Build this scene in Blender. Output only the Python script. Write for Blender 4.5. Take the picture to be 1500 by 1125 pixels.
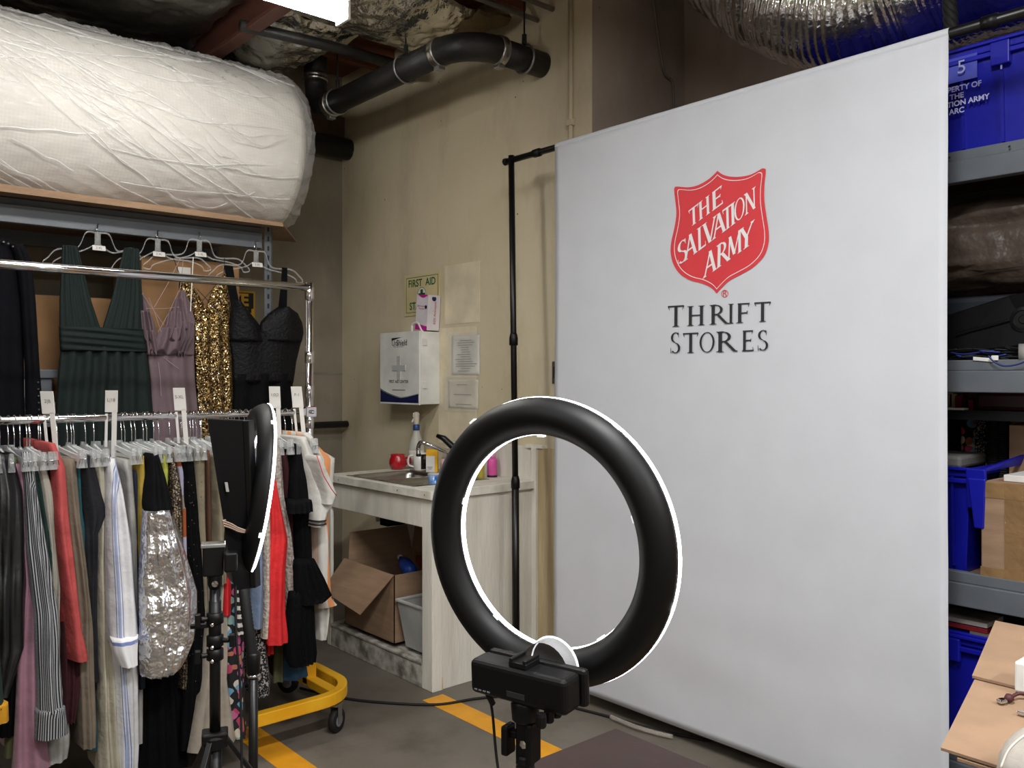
import bpy, math, random
from mathutils import Vector, Matrix, noise
R0 = random.Random(7)
PI = math.pi
for o in list(bpy.data.objects): bpy.data.objects.remove(o)
SC = bpy.context.scene
COL = SC.collection

# ---------------------------------------------------------------- camera
TH = math.radians(48.9); FPX = 1265.0; HOR = 553.0; CH = 1.42
FW = Vector((math.cos(TH), math.sin(TH), 0)); RT = Vector((math.sin(TH), -math.cos(TH), 0)); UP = Vector((0, 0, 1))
cam = bpy.data.cameras.new('camera'); co = bpy.data.objects.new('camera', cam); COL.objects.link(co)
cam.sensor_fit = 'HORIZONTAL'; cam.sensor_width = 36; cam.lens = 36*FPX/1500; cam.shift_y = (HOR-562.5)/1500
cam.clip_start = 0.05
co.location = (0, 0, CH); co.rotation_euler = (PI/2, 0, TH-PI/2)
SC.camera = co
# ---------------------------------------------------------------- world, lamps, exposure
w = bpy.data.worlds.new('world'); SC.world = w; w.use_nodes = True
w.node_tree.nodes['Background'].inputs[0].default_value = (0.75, 0.82, 1, 1)
w.node_tree.nodes['Background'].inputs[1].default_value = 0.09
def area(name, loc, sx, sy, power, rot=(0, 0, 0), col=(1, .995, .985)):
    l = bpy.data.lights.new(name, 'AREA'); l.shape = 'RECTANGLE'; l.size = sx; l.size_y = sy; l.energy = power; l.color = col
    o = bpy.data.objects.new(name, l); COL.objects.link(o); o.location = loc; o.rotation_euler = rot; return o
area('ceiling_lamp_light', (0.75, 0.5, 3.12), 1.2, .25, 66)
area('ceiling_lamp_light', (-1.6, 1.6, 3.12), 1.2, .25, 16)
area('ceiling_lamp_light', (1.5, -1.6, 3.12), 1.2, .25, 64)
area('ceiling_lamp_light', (-1.2, -1.3, 3.12), 1.2, .25, 26)
SC.view_settings.view_transform = 'Standard'; SC.view_settings.look = 'None'
SC.view_settings.exposure = 0.55; SC.view_settings.gamma = 1; SC.view_settings.use_curve_mapping = False

# ---------------------------------------------------------------- helpers
def at(u, v, x=None, y=None, z=None, d=None):
    r = FW + RT*((u-750)/FPX) + UP*((HOR-v)/FPX)
    if x is not None: k = x/r.x
    elif y is not None: k = y/r.y
    elif z is not None: k = (z-CH)/r.z
    else: k = d
    return Vector((0, 0, CH)) + r*k
def lerp(a, b, t): return a+(b-a)*t
def lin(h):
    if isinstance(h, str):
        v = [int(h[i:i+2], 16)/255 for i in (0, 2, 4)]
        return tuple([(c/12.92 if c <= .04045 else ((c+.055)/1.055)**2.4) for c in v]+[1])
    return tuple(h)+(1,) if len(h) == 3 else h
MATS = {}
def mat(name, col, rough=.6, metal=0., var=.12, vs=6., bump=0., bs=40., col2=None, spec=.4, trans=0., alpha=1., emit=0., coat=0., vsx=None, sheen=0., bd=.01):
    """procedural principled material: noise-broken base colour and noise relief"""
    if name in MATS: return MATS[name]
    m = bpy.data.materials.new(name); m.use_nodes = True; MATS[name] = m
    nt = m.node_tree; N = nt.nodes; L = nt.links; b = N['Principled BSDF']
    c = lin(col)
    tc = N.new('ShaderNodeTexCoord'); src = tc.outputs['Object']
    if vsx:
        mp = N.new('ShaderNodeMapping'); mp.inputs['Scale'].default_value = vsx; L.new(src, mp.inputs[0]); src = mp.outputs[0]
    n = N.new('ShaderNodeTexNoise'); n.inputs['Scale'].default_value = vs; n.inputs['Detail'].default_value = 5; L.new(src, n.inputs['Vector'])
    r = N.new('ShaderNodeValToRGB'); L.new(n.outputs['Fac'], r.inputs[0])
    c2 = lin(col2) if col2 else tuple([min(1, k*(1+var)) for k in c[:3]]+[1])
    c1 = c if col2 else tuple([k*(1-var) for k in c[:3]]+[1])
    r.color_ramp.elements[0].position = .35; r.color_ramp.elements[0].color = c1
    r.color_ramp.elements[1].position = .65; r.color_ramp.elements[1].color = c2
    L.new(r.outputs[0], b.inputs['Base Color'])
    b.inputs['Roughness'].default_value = rough; b.inputs['Metallic'].default_value = metal
    b.inputs['Specular IOR Level'].default_value = spec; b.inputs['Transmission Weight'].default_value = trans
    b.inputs['Alpha'].default_value = alpha; b.inputs['Coat Weight'].default_value = coat
    if sheen: b.inputs['Sheen Weight'].default_value = sheen
    if emit:
        b.inputs['Emission Color'].default_value = c; b.inputs['Emission Strength'].default_value = emit
    if bump:
        n2 = N.new('ShaderNodeTexNoise'); n2.inputs['Scale'].default_value = bs; n2.inputs['Detail'].default_value = 4; L.new(src, n2.inputs['Vector'])
        bp = N.new('ShaderNodeBump'); bp.inputs['Strength'].default_value = bump; bp.inputs['Distance'].default_value = bd
        L.new(n2.outputs['Fac'], bp.inputs['Height']); L.new(bp.outputs[0], b.inputs['Normal'])
    return m
def dim(m, f):
    for n_ in m.node_tree.nodes:
        if n_.type == 'VALTORGB':
            for e in n_.color_ramp.elements: e.color = [c*f for c in e.color[:3]]+[1]
    return m
def stripes(name, stops, period, axis='X', rough=.8, bump=.15):
    """woven stripes from the UVs (metres around / down the cloth); stops = [(pos, colour)]"""
    m = mat(name, 'ffffff', rough, bump=bump, bs=120); nt = m.node_tree; N = nt.nodes; L = nt.links
    tc = N.new('ShaderNodeTexCoord'); s = N.new('ShaderNodeSeparateXYZ'); L.new(tc.outputs['UV'], s.inputs[0])
    d = N.new('ShaderNodeMath'); d.operation = 'DIVIDE'; d.inputs[1].default_value = period; L.new(s.outputs[axis], d.inputs[0])
    f = N.new('ShaderNodeMath'); f.operation = 'FRACT'; L.new(d.outputs[0], f.inputs[0])
    r = N.new('ShaderNodeValToRGB'); r.color_ramp.interpolation = 'CONSTANT'; L.new(f.outputs[0], r.inputs[0])
    e = r.color_ramp.elements; e[0].position = stops[0][0]; e[0].color = lin(stops[0][1]); e[1].position = stops[1][0]; e[1].color = lin(stops[1][1])
    for p, c in stops[2:]:
        k = e.new(p); k.color = lin(c)
    L.new(r.outputs[0], N['Principled BSDF'].inputs['Base Color']); return m
def voro(name, cols, scale, rough=.7, metal=0., rnd_normal=0., feature='F1', dark=None, base=None):
    """cell-coloured cloth: flowers, sequins, tweed flecks"""
    m = mat(name, 'ffffff', rough, metal); nt = m.node_tree; N = nt.nodes; L = nt.links; b = N['Principled BSDF']
    tc = N.new('ShaderNodeTexCoord'); v = N.new('ShaderNodeTexVoronoi'); v.inputs['Scale'].default_value = scale; L.new(tc.outputs['Object'], v.inputs['Vector'])
    s = N.new('ShaderNodeSeparateColor'); L.new(v.outputs['Color'], s.inputs[0])
    r = N.new('ShaderNodeValToRGB'); r.color_ramp.interpolation = 'CONSTANT'; L.new(s.outputs[0], r.inputs[0]); e = r.color_ramp.elements
    n = len(cols); e[0].color = lin(cols[0]); e[0].position = 0; e[1].position = 1/n; e[1].color = lin(cols[1 % n])
    for i in range(2, n):
        k = e.new(i/n); k.color = lin(cols[i])
    out = r.outputs[0]
    if base:
        mx = N.new('ShaderNodeMix'); mx.data_type = 'RGBA'; lt = N.new('ShaderNodeMath'); lt.operation = 'LESS_THAN'; lt.inputs[1].default_value = dark
        L.new(v.outputs['Distance'], lt.inputs[0]); L.new(lt.outputs[0], mx.inputs['Factor']); mx.inputs['A'].default_value = lin(base); L.new(out, mx.inputs['B']); out = mx.outputs['Result']
    L.new(out, b.inputs['Base Color'])
    if rnd_normal:
        g = N.new('ShaderNodeNewGeometry'); vm = N.new('ShaderNodeVectorMath'); vm.operation = 'MULTIPLY_ADD'
        k = N.new('ShaderNodeVectorMath'); k.operation = 'SUBTRACT'; k.inputs[1].default_value = (.5, .5, .5); L.new(v.outputs['Color'], k.inputs[0])
        L.new(k.outputs[0], vm.inputs[0]); vm.inputs[1].default_value = (rnd_normal,)*3; L.new(g.outputs['Normal'], vm.inputs[2])
        nn = N.new('ShaderNodeVectorMath'); nn.operation = 'NORMALIZE'; L.new(vm.outputs[0], nn.inputs[0]); L.new(nn.outputs[0], b.inputs['Normal'])
    return m
def clear(name, col, opac=.3, rough=.15, bump=.3, bs=30, spec=.6, edge=.6, bd=.01, vsx=None):
    m = mat(name, col, rough, bump=bump, bs=bs, spec=spec, bd=bd, vsx=vsx); nt = m.node_tree; N = nt.nodes; L = nt.links
    t = N.new('ShaderNodeBsdfTransparent'); mx = N.new('ShaderNodeMixShader'); fr = N.new('ShaderNodeLayerWeight'); fr.inputs[0].default_value = .35
    ma = N.new('ShaderNodeMath'); ma.operation = 'MULTIPLY_ADD'; ma.inputs[1].default_value = edge; ma.inputs[2].default_value = opac; ma.use_clamp = True
    L.new(fr.outputs['Facing'], ma.inputs[0]); L.new(ma.outputs[0], mx.inputs[0]); L.new(t.outputs[0], mx.inputs[1]); L.new(N['Principled BSDF'].outputs[0], mx.inputs[2])
    L.new(mx.outputs[0], N['Material Output'].inputs[0]); return m

class MB:
    def __init__(s): s.v = []; s.f = []; s.m = []; s.uv = None
    def add(s, vs, fs, mi=0):
        n = len(s.v); s.v += [Vector(p) for p in vs]; s.f += [tuple(i+n for i in f) for f in fs]; s.m += [mi]*len(fs); return s
    def hexa(s, p, mi=0):
        return s.add(p, [(0, 3, 2, 1), (4, 5, 6, 7), (0, 1, 5, 4), (1, 2, 6, 5), (2, 3, 7, 6), (3, 0, 4, 7)], mi)
    def box(s, a, b, mi=0):
        (x0, y0, z0), (x1, y1, z1) = a, b
        return s.hexa([(x0, y0, z0), (x1, y0, z0), (x1, y1, z0), (x0, y1, z0), (x0, y0, z1), (x1, y0, z1), (x1, y1, z1), (x0, y1, z1)], mi)
    def obox(s, c, ax, ay, az, mi=0):
        c = Vector(c); P = []
        for k in (-1, 1):
            for i, j in ((-1, -1), (1, -1), (1, 1), (-1, 1)): P.append(c+ax*i+ay*j+az*k)
        return s.hexa(P, mi)
    def rings(s, R, closed=True, cap0=True, cap1=True, mi=0):
        n = len(R[0]); vs = [p for r in R for p in r]; fs = []
        for i in range(len(R)-1):
            for j in range(n if closed else n-1):
                k = (j+1) % n; fs.append((i*n+j, i*n+k, (i+1)*n+k, (i+1)*n+j))
        if closed and cap0: fs.append(tuple(range(n-1, -1, -1)))
        if closed and cap1: fs.append(tuple((len(R)-1)*n+j for j in range(n)))
        return s.add(vs, fs, mi)
    def tube(s, pts, r, n=8, mi=0, cap=True):
        pts = [Vector(p) for p in pts]; R = []; up = None
        for i, p in enumerate(pts):
            a = pts[max(0, i-1)]; b = pts[min(len(pts)-1, i+1)]; t = (b-a).normalized()
            if up is None: up = t.orthogonal().normalized()
            up = (up-t*up.dot(t)).normalized(); sd = t.cross(up); rr = r[i] if isinstance(r, (list, tuple)) else r
            R.append([p+(up*math.cos(2*PI*k/n)+sd*math.sin(2*PI*k/n))*rr for k in range(n)])
        return s.rings(R, True, cap, cap, mi)
    def lathe(s, c, prof, n=20, ax=(0, 0, 1), mi=0, cap=True):
        c = Vector(c); ax = Vector(ax).normalized(); u = ax.orthogonal().normalized(); w_ = ax.cross(u)
        R = [[c+ax*h+(u*math.cos(2*PI*k/n)+w_*math.sin(2*PI*k/n))*r for k in range(n)] for r, h in prof]
        return s.rings(R, True, cap, cap, mi)
    def grid(s, fn, nu, nv, mi=0):
        vs = [fn(i/nu, j/nv) for i in range(nu+1) for j in range(nv+1)]; m = nv+1
        return s.add(vs, [(i*m+j, (i+1)*m+j, (i+1)*m+j+1, i*m+j+1) for i in range(nu) for j in range(nv)], mi)
WL = {}
def tagit(o, label=None, cat=None, group=None, kind=None):
    for k, v in (('label', label), ('category', cat), ('group', group), ('kind', kind)):
        if v: o[k] = v
    return o
def obj(name, mb, m, parent=None, smooth=False, bevel=0, label=None, cat=None, group=None, kind=None, bseg=2, solid=0, auto=False):
    me = bpy.data.meshes.new(name)
    lo = Vector((min(p[i] for p in mb.v) for i in range(3))); hi = Vector((max(p[i] for p in mb.v) for i in range(3)))
    c = Vector(((lo.x+hi.x)/2, (lo.y+hi.y)/2, lo.z))
    me.from_pydata([p-c for p in mb.v], [], mb.f); me.validate()
    for mm in (m if isinstance(m, (list, tuple)) else [m]): me.materials.append(mm)
    if len(me.polygons) == len(mb.m): me.polygons.foreach_set('material_index', mb.m)
    if mb.uv:
        ul = me.uv_layers.new(name='uv')
        for l in me.loops: ul.data[l.index].uv = mb.uv[l.vertex_index]
    if smooth: me.polygons.foreach_set('use_smooth', [True]*len(me.polygons))
    if auto:
        me.polygons.foreach_set('use_smooth', [True]*len(me.polygons)); me.set_sharp_from_angle(angle=math.radians(40))
    me.update()
    o = bpy.data.objects.new(name, me); COL.objects.link(o); o.location = c; WL[o.name] = c
    if parent:
        o.parent = parent; o.location = c-WL[parent.name]
    if bevel:
        b = o.modifiers.new('bevel', 'BEVEL'); b.width = bevel; b.segments = bseg; b.limit_method = 'ANGLE'; b.angle_limit = .6
    if solid:
        b = o.modifiers.new('solidify', 'SOLIDIFY'); b.thickness = solid; b.offset = 0
    return tagit(o, label, cat, group, kind)
def thing(name, label, cat, loc, group=None):
    o = bpy.data.objects.new(name, None); COL.objects.link(o); o.location = loc; o.empty_display_size = .1; WL[o.name] = Vector(loc)
    return tagit(o, label, cat, group)
def dup(root, off, label=None, group=None):
    r = root.copy(); COL.objects.link(r); r.location = root.location+Vector(off)
    if label: r['label'] = label
    if group: r['group'] = group
    for ch in root.children:
        c = ch.copy(); COL.objects.link(c); c.parent = r
        for g in ch.children:
            d = g.copy(); COL.objects.link(d); d.parent = c
    return r
def struct(name, mb, m, parent=None, **k):
    return obj(name, mb, m, parent, kind='structure', **k)
def text(s, size, m, org, ex, ey, parent, name='lettering', align='CENTER', depth=0, bold=0, **k):
    """flat print: words laid on a surface at org, running along ex, cap-up along ey"""
    cu = bpy.data.curves.new('tmp', 'FONT'); cu.body = s; cu.size = size; cu.align_x = align; cu.align_y = 'CENTER'; cu.offset = bold; cu.fill_mode = 'FRONT'
    to = bpy.data.objects.new('tmp', cu); COL.objects.link(to)
    bpy.context.view_layer.update()
    me = bpy.data.meshes.new_from_object(to.evaluated_get(bpy.context.evaluated_depsgraph_get()))
    ex = Vector(ex).normalized(); ey = Vector(ey).normalized(); b = MB()
    b.add([Vector(org)+ex*v.co.x+ey*v.co.y for v in me.vertices], [tuple(p.vertices) for p in me.polygons])
    bpy.data.objects.remove(to); bpy.data.curves.remove(cu)
    return obj(name, b, m, parent, **k)
def bez(P, n=10):
    """Catmull-Rom through points"""
    P = [Vector(p) for p in P]; out = []
    for i in range(len(P)-1):
        a = P[max(0, i-1)]; b = P[i]; c = P[i+1]; d = P[min(len(P)-1, i+2)]
        for k in range(n):
            t = k/n; out.append(.5*((2*b)+(c-a)*t+(2*a-5*b+4*c-d)*t*t+(3*b-a-3*c+d)*t**3))
    out.append(P[-1]); return out
def interp(rows, n):
    out = []
    for k in range(n+1):
        t = k/n; v = lerp(rows[0][0], rows[-1][0], t)
        for i in range(len(rows)-1):
            if v <= rows[i+1][0]+1e-6: break
        f = (v-rows[i][0])/(rows[i+1][0]-rows[i][0]); f = f*f*(3-2*f)*.5+f*.5
        out.append((t,)+tuple(lerp(a, b, f) for a, b in zip(rows[i], rows[i+1])))
    return out
X, Y, Z = Vector((1, 0, 0)), Vector((0, 1, 0)), Vector((0, 0, 1))

# ---------------------------------------------------------------- materials
M = dict(
 black=mat('black plastic', '070708', .45, bump=.05, spec=.3), satin=mat('black satin metal', '0a0a0b', .38, spec=.4), chrome=mat('chrome', 'd8d8da', .12, metal=1, var=.04),
 steel=mat('brushed steel', 'a9a8a2', .28, metal=1, bump=.03, bs=200), galv=mat('galvanised', '9a9a98', .4, metal=.9), white=mat('white painted metal', 'dcdcd8', .35),
 greyrack=mat('grey enamel shelving', '5b6066', .45, bump=.04, bs=15, spec=.4), card=mat('cardboard', '937860', .85, vsx=(1, 1, 6), bump=.08, bs=60), cardd=mat('shaded cardboard', '8c6a48', .9),
 clear=clear('clear plastic', 'e8ecec', .22, .1, .1), tag=mat('off white plastic', 'd6d4cf', .5), ink=mat('black ink', '15161a', .6), board=mat('particle board', '6b5440', .9, bump=.2, bs=90),
 blue=mat('blue tote plastic', '101596', .4, bump=.06, bs=25, var=.15, vs=4), rubber=mat('black rubber', '0c0c0d', .7), yellow=mat('chipped yellow paint', 'd79a12', .45, col2='e0a922', bump=.3, bs=14),
 wood=mat('white painted plywood', 'dcd9cf', .6, col2='c9c6ba', vsx=(4, 4, .6), vs=3, bump=.25, bs=20), pipe=mat('cast iron pipe', '131314', .5, col2='1f1c1a', vs=5, bump=.25, bs=60, spec=.5))
# ================================================================ setting
def paint_wall(name, c1, c2, dirt, amt=.5, bump=.35, vsz=(1, 1, .35)):
    m = mat(name, c1, .75, col2=c2, vs=1.6, bump=bump, bs=9); nt = m.node_tree; N = nt.nodes; L = nt.links; b = N['Principled BSDF']
    src = b.inputs['Base Color'].links[0].from_socket
    tc = N.new('ShaderNodeTexCoord'); mp = N.new('ShaderNodeMapping'); mp.inputs['Scale'].default_value = vsz; L.new(tc.outputs['Object'], mp.inputs[0])
    n = N.new('ShaderNodeTexNoise'); n.inputs['Scale'].default_value = 5; n.inputs['Detail'].default_value = 8; n.inputs['Roughness'].default_value = .65; L.new(mp.outputs[0], n.inputs['Vector'])
    r = N.new('ShaderNodeValToRGB'); r.color_ramp.elements[0].position = .5; r.color_ramp.elements[0].color = (0, 0, 0, 1); r.color_ramp.elements[1].position = .78; r.color_ramp.elements[1].color = (amt, amt, amt, 1)
    L.new(n.outputs['Fac'], r.inputs[0]); mx = N.new('ShaderNodeMix'); mx.data_type = 'RGBA'; L.new(r.outputs[0], mx.inputs['Factor']); L.new(src, mx.inputs['A']); mx.inputs['B'].default_value = lin(dirt)
    L.new(mx.outputs['Result'], b.inputs['Base Color'])
    n3 = N.new('ShaderNodeTexVoronoi'); n3.inputs['Scale'].default_value = 7; L.new(tc.outputs['Object'], n3.inputs['Vector'])
    lt = N.new('ShaderNodeMath'); lt.operation = 'LESS_THAN'; lt.inputs[1].default_value = .035; L.new(n3.outputs['Distance'], lt.inputs[0])
    m2 = N.new('ShaderNodeMix'); m2.data_type = 'RGBA'; L.new(lt.outputs[0], m2.inputs['Factor']); L.new(mx.outputs['Result'], m2.inputs['A']); m2.inputs['B'].default_value = lin('6b6558'); L.new(m2.outputs['Result'], b.inputs['Base Color'])
    return m
floor_m = paint_wall('stained concrete floor', '6a645b', '585249', '3d3933', .7, .12, (1, 1, 1)); floor_m.node_tree.nodes['Principled BSDF'].inputs['Roughness'].default_value = .45
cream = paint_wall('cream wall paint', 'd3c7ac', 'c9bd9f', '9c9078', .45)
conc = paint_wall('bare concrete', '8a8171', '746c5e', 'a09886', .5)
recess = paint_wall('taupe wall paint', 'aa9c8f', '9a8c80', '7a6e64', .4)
H = 3.42; WX = 2.93; WY = 5.08; RX = 3.62; RY = 2.79
struct('floor', MB().box((-4, -4, -.1), (RX+.2, WY+.2, 0)), floor_m)
ceil_m = mat('rough roof deck', '6a3f26', .85, vsx=(.4, 6, 1), vs=4, bump=.3, bs=30)
struct('ceiling', MB().box((-4, -4, H), (RX+.2, WY+.2, H+.1)), ceil_m)
struct('wall_concrete', MB().box((-4, WY, 0), (WX, WY+.2, H)), conc)
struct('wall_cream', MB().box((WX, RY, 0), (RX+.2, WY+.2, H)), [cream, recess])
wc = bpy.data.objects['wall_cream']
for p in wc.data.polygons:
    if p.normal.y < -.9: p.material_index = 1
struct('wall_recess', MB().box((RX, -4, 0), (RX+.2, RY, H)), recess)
struct('wall_rear', MB().box((-4, -4.2, 0), (RX+.2, -4, H)), cream)
struct('wall_side', MB().box((-4.2, -4.2, 0), (-4, WY+.2, H)), cream)
# plywood wainscot beside the sink and lighter paint patches on the cream wall
ply = mat('weathered plywood', 'c4b28e', .75, col2='a08d6c', vsx=(7, 7, .5), vs=3, bump=.35, bs=18)
struct('trim_1', MB().box((WX-.022, RY+.002, 0), (WX, 3.16, 1.07)), ply, bevel=.003)
struct('trim_2', MB().box((WX-.035, 3.14, 0), (WX-.022, 3.175, 1.07)).box((WX-.03, 3.1, 1.07), (WX, 3.22, 1.085)), M['wood'])
patch = mat('fresh cream paint', 'dacfb4', .7, bump=.15, bs=20)
a = at(652, 378, x=WX); b = at(703, 455, x=WX)
struct('trim_3', MB().box((WX-.002, b.y, 1.72), (WX, a.y, 2.05)), patch)
struct('trim_4', MB().box((WX-.002, b.y+.03, 1.05), (WX, a.y+.06, 1.70)), patch)
# floor stripes
ys = mat('yellow floor paint', 'd8961c', .5, col2='c98a1c', vs=12, bump=.1)
struct('trim_5', MB().box((2.20, .2, 0), (2.31, 3.12, .0015)), ys)
struct('trim_6', MB().box((1.42, .2, 0), (1.53, 3.35, .0015)), ys)
struct('trim_7', MB().box((2.30, 3.1655, 0), (2.345, 3.1685, .055)), mat('orange stain', 'c09a5c', .7, col2='d0b888', vs=14))
# seam lines of the concrete pour
struct('trim_8', MB().box((-1, WY-.004, 1.44), (WX, WY, 1.455)).box((-1, WY-.003, 2.86), (WX, WY, 2.866)), mat('pour seam', '837d70', .9))

# ---- roof timbers, red beam, conduits
jm = mat('red brown timber', '6a4028', .75, vsx=(.5, 8, 8), vs=5, bump=.3, bs=25)
for i, y in enumerate((2.85, 3.25, 3.65, 4.05, 4.45)):
    struct('trim_%d' % (9+i), MB().box((.2, y, H-.14), (WX, y+.045, H)), jm)
tagit(obj('roof_beam', MB().box((1.77, 3.15, 3.10), (1.84, WY, 3.125)).box((1.80, 3.15, 3.125), (1.81, WY, 3.36)).box((1.77, 3.15, 3.36), (1.84, WY, 3.40)), mat('red oxide steel', '4e2c22', .6, bump=.1), bevel=.003), 'red oxide steel beam crossing the ceiling between the foil batts', 'beam')
tagit(obj('ledger_board', MB().box((-.5, WY-.05, 3.0), (WX-.01, WY-.002, 3.14)), mat('dark ledger timber', '4a3828', .8, bump=.2), bevel=.003), 'dark timber ledger along the top of the concrete wall', 'beam')
for k, (y, z, lab) in enumerate(((3.05, 3.22, 'grey conduit nearest the brown roof timbers'), (3.16, 3.20, 'thin grey conduit second from the roof timbers'))):
    c = obj('electrical_conduit', MB().tube([(1.9, y, z), (WX-.005, y, z)], .013, 8), M['galv'], smooth=True); tagit(c, lab, 'conduit')
tagit(obj('black_roof_pipe', MB().tube([(1.75, 4.0, 3.12), (2.2, 3.95, 3.12), (WX-.2, 3.95, 3.12)], .028, 10), M['pipe'], smooth=True), 'thin black pipe running between the foil insulation sheets', 'pipe')
wv = thing('wall_conduit', 'thin cream painted conduit running down the pier above the black pole', 'conduit', (WX-.02, 2.98, 0))
p = at(836, 200, x=WX-.012)
obj('conduit_tube', MB().tube([(WX-.012, p.y, 1.2), (WX-.012, p.y, H-.03)], .011, 8), cream, wv, smooth=True)
for z in (2.62, 1.75): obj('strap', MB().box((WX-.026, p.y-.02, z), (WX-.001, p.y+.02, z+.03)), cream, wv, bevel=.003)
q = at(988, 100, y=RY-.02)
tagit(obj('thin_wall_cable', MB().tube(bez([(q.x-.18, RY-.012, H-.02), (q.x-.08, RY-.012, 2.98), (q.x, RY-.012, 2.9), (q.x-.01, RY-.012, 2.5), (q.x-.01, RY-.012, 1.9)]), .006, 6), mat('grey cable', '7b746b', .6), smooth=True), 'thin grey cable down the taupe wall behind the banner top', 'cable')

# ---- crumpled foil
def foilmat(name, tint, rough, bump, bs, warm=.0):
    m = mat(name, tint, rough, metal=1, var=.12, vs=9, bump=bump, bs=bs, bd=.02)
    return m
foil = foilmat('foil facing', 'd2cfc6', .24, .5, 22); foild = foilmat('dull foil facing', '8e8b84', .32, .4, 12)
def foil_sheet(label, quad, sag, seed, nu=60, nv=40, m=foil, amp=.016, cell=5.0):
    A, B, C_, D = [Vector(p) for p in quad]
    def fn(s, t):
        p = A.lerp(B, s).lerp(D.lerp(C_, s), t)
        q = Vector((p.x*cell, p.y*cell, seed))
        rid = 1-abs(noise.noise(q))*2; fine = noise.noise(q*3.3+Vector((9, 2, 1)))
        edge = min(s, 1-s, t, 1-t)
        off = -sag*(4*s*(1-s))**.6*(4*t*(1-t))**.6
        j = noise.noise_vector(q*1.7)*.03*(1 if edge < .05 else .25)
        return p+Vector((j.x, j.y, off+rid*amp+fine*amp*.6))
    return obj('foil_insulation', MB().grid(fn, nu, nv), m, label=label, cat='insulation', solid=.004)
foil_sheet('dull foil insulation batt sagging above the bubble wrap roll', [(.7, 3.2, 3.26), (1.76, 3.2, 3.26), (1.76, 4.8, 3.2), (.7, 4.8, 3.26)], .07, 1.3, m=foild, amp=.010)
foil_sheet('crumpled foil insulation right of the red steel beam', [(1.86, 3.9, 3.2), (2.36, 3.9, 3.2), (2.30, 4.75, 3.2), (1.86, 4.75, 3.2)], .10, 4.1, amp=.02)
foil_sheet('shiny foil insulation sheet beside the lit fluorescent tube', [(1.72, 3.2, 3.22), (2.72, 3.3, 3.2), (2.8, 3.9, 3.18), (1.72, 3.85, 3.22)], .09, 7.7, nu=80, amp=.014, cell=7)
foil_sheet('foil insulation sheet nearest the camera on the ceiling', [(1.2, 2.2, 3.24), (2.3, 2.2, 3.24), (2.55, 3.1, 3.22), (1.2, 3.05, 3.24)], .08, 2.7, nu=80, amp=.014, cell=7)
foil_sheet('foil insulation corner hanging at the left above the roll', [(-.3, 3.6, 3.28), (.66, 3.6, 3.28), (.66, 4.9, 3.28), (-.3, 4.9, 3.28)], .06, 5.2, m=foild, amp=.010)
def fn(s, t):
    p = Vector((2.62+.2*s, 3.24+.5*t, 3.2)); n_ = noise.noise_vector(p*9)*.05
    return p+Vector((n_.x, n_.y, n_.z-.10*math.sin(PI*s)*math.sin(PI*t)))
obj('torn_fibre_insulation', MB().grid(fn, 14, 18), mat('brown fibre', '5b4a2e', .95, bump=.8, bs=60), label='torn brown fibre insulation hanging by the roof timbers', cat='insulation', solid=.02)

# ---- big drain pipe
PX, PZ, PR = 2.45, 2.97, .062
dp = thing('drain_pipe', 'large black cast iron drain pipe with bends along the cream wall', 'pipe', (PX, 3.9, 2.9))
def arc(c, a, b, r, n=10): return [Vector(c)+Vector(a)*r*math.cos(t*PI/2/n)+Vector(b)*r*math.sin(t*PI/2/n) for t in range(n+1)]
y0 = 3.13
obj('wall_stub', MB().tube([(WX+.01, y0, PZ), (PX+.19, y0, PZ)], PR, 24), M['pipe'], dp, smooth=True)
obj('pipe_elbow', MB().tube([Vector((PX+.2, y0, PZ))]+arc((PX+.19, y0+.19, PZ), (0, -1, 0), (-1, 0, 0), .19, 12)+[Vector((PX, y0+.2, PZ))], PR*1.06, 24), M['pipe'], dp, smooth=True)
obj('straight_run', MB().tube([(PX, y0+.19, PZ), (PX, 4.40, PZ)], PR, 24), M['pipe'], dp, smooth=True)
obj('pipe_elbow', MB().tube([Vector((PX, 4.38, PZ))]+arc((PX, 4.40, PZ+.15), (0, 0, -1), (0, 1, 0), .15, 12)+[Vector((PX, 4.55, PZ+.19))], PR*1.03, 24), M['pipe'], dp, smooth=True)
obj('riser', MB().tube([(PX, 4.55, PZ+.18), (PX, 4.55, H)], PR*1.1, 24), mat('dark riser', '101013', .5), dp, smooth=True)
def clampring(p, ax, r, w_, parent, m=M['steel'], name='hose_clamp'):
    p = Vector(p); ax = Vector(ax)
    o = obj(name, MB().lathe(p-ax*w_/2, [(r, 0), (r+.005, .004), (r+.005, w_*.3), (r+.002, w_*.45), (r+.005, w_*.6), (r+.005, w_-.004), (r, w_)], 28, ax), m, parent, smooth=True)
    return o
for p_, ax in (((PX+.2, y0, PZ), (1, 0, 0)), ((PX, y0+.205, PZ), (0, 1, 0)), ((PX, 4.37, PZ), (0, 1, 0)), ((PX, 4.55, PZ+.2), (0, 0, 1))):
    c = clampring(p_, ax, PR*1.06, .045, dp)
    obj('clamp_screw', MB().box((p_[0]-.02, p_[1]-.02, p_[2]-PR-.022), (p_[0]+.02, p_[1]+.02, p_[2]-PR-.004)), M['galv'], c, bevel=.003)
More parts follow.
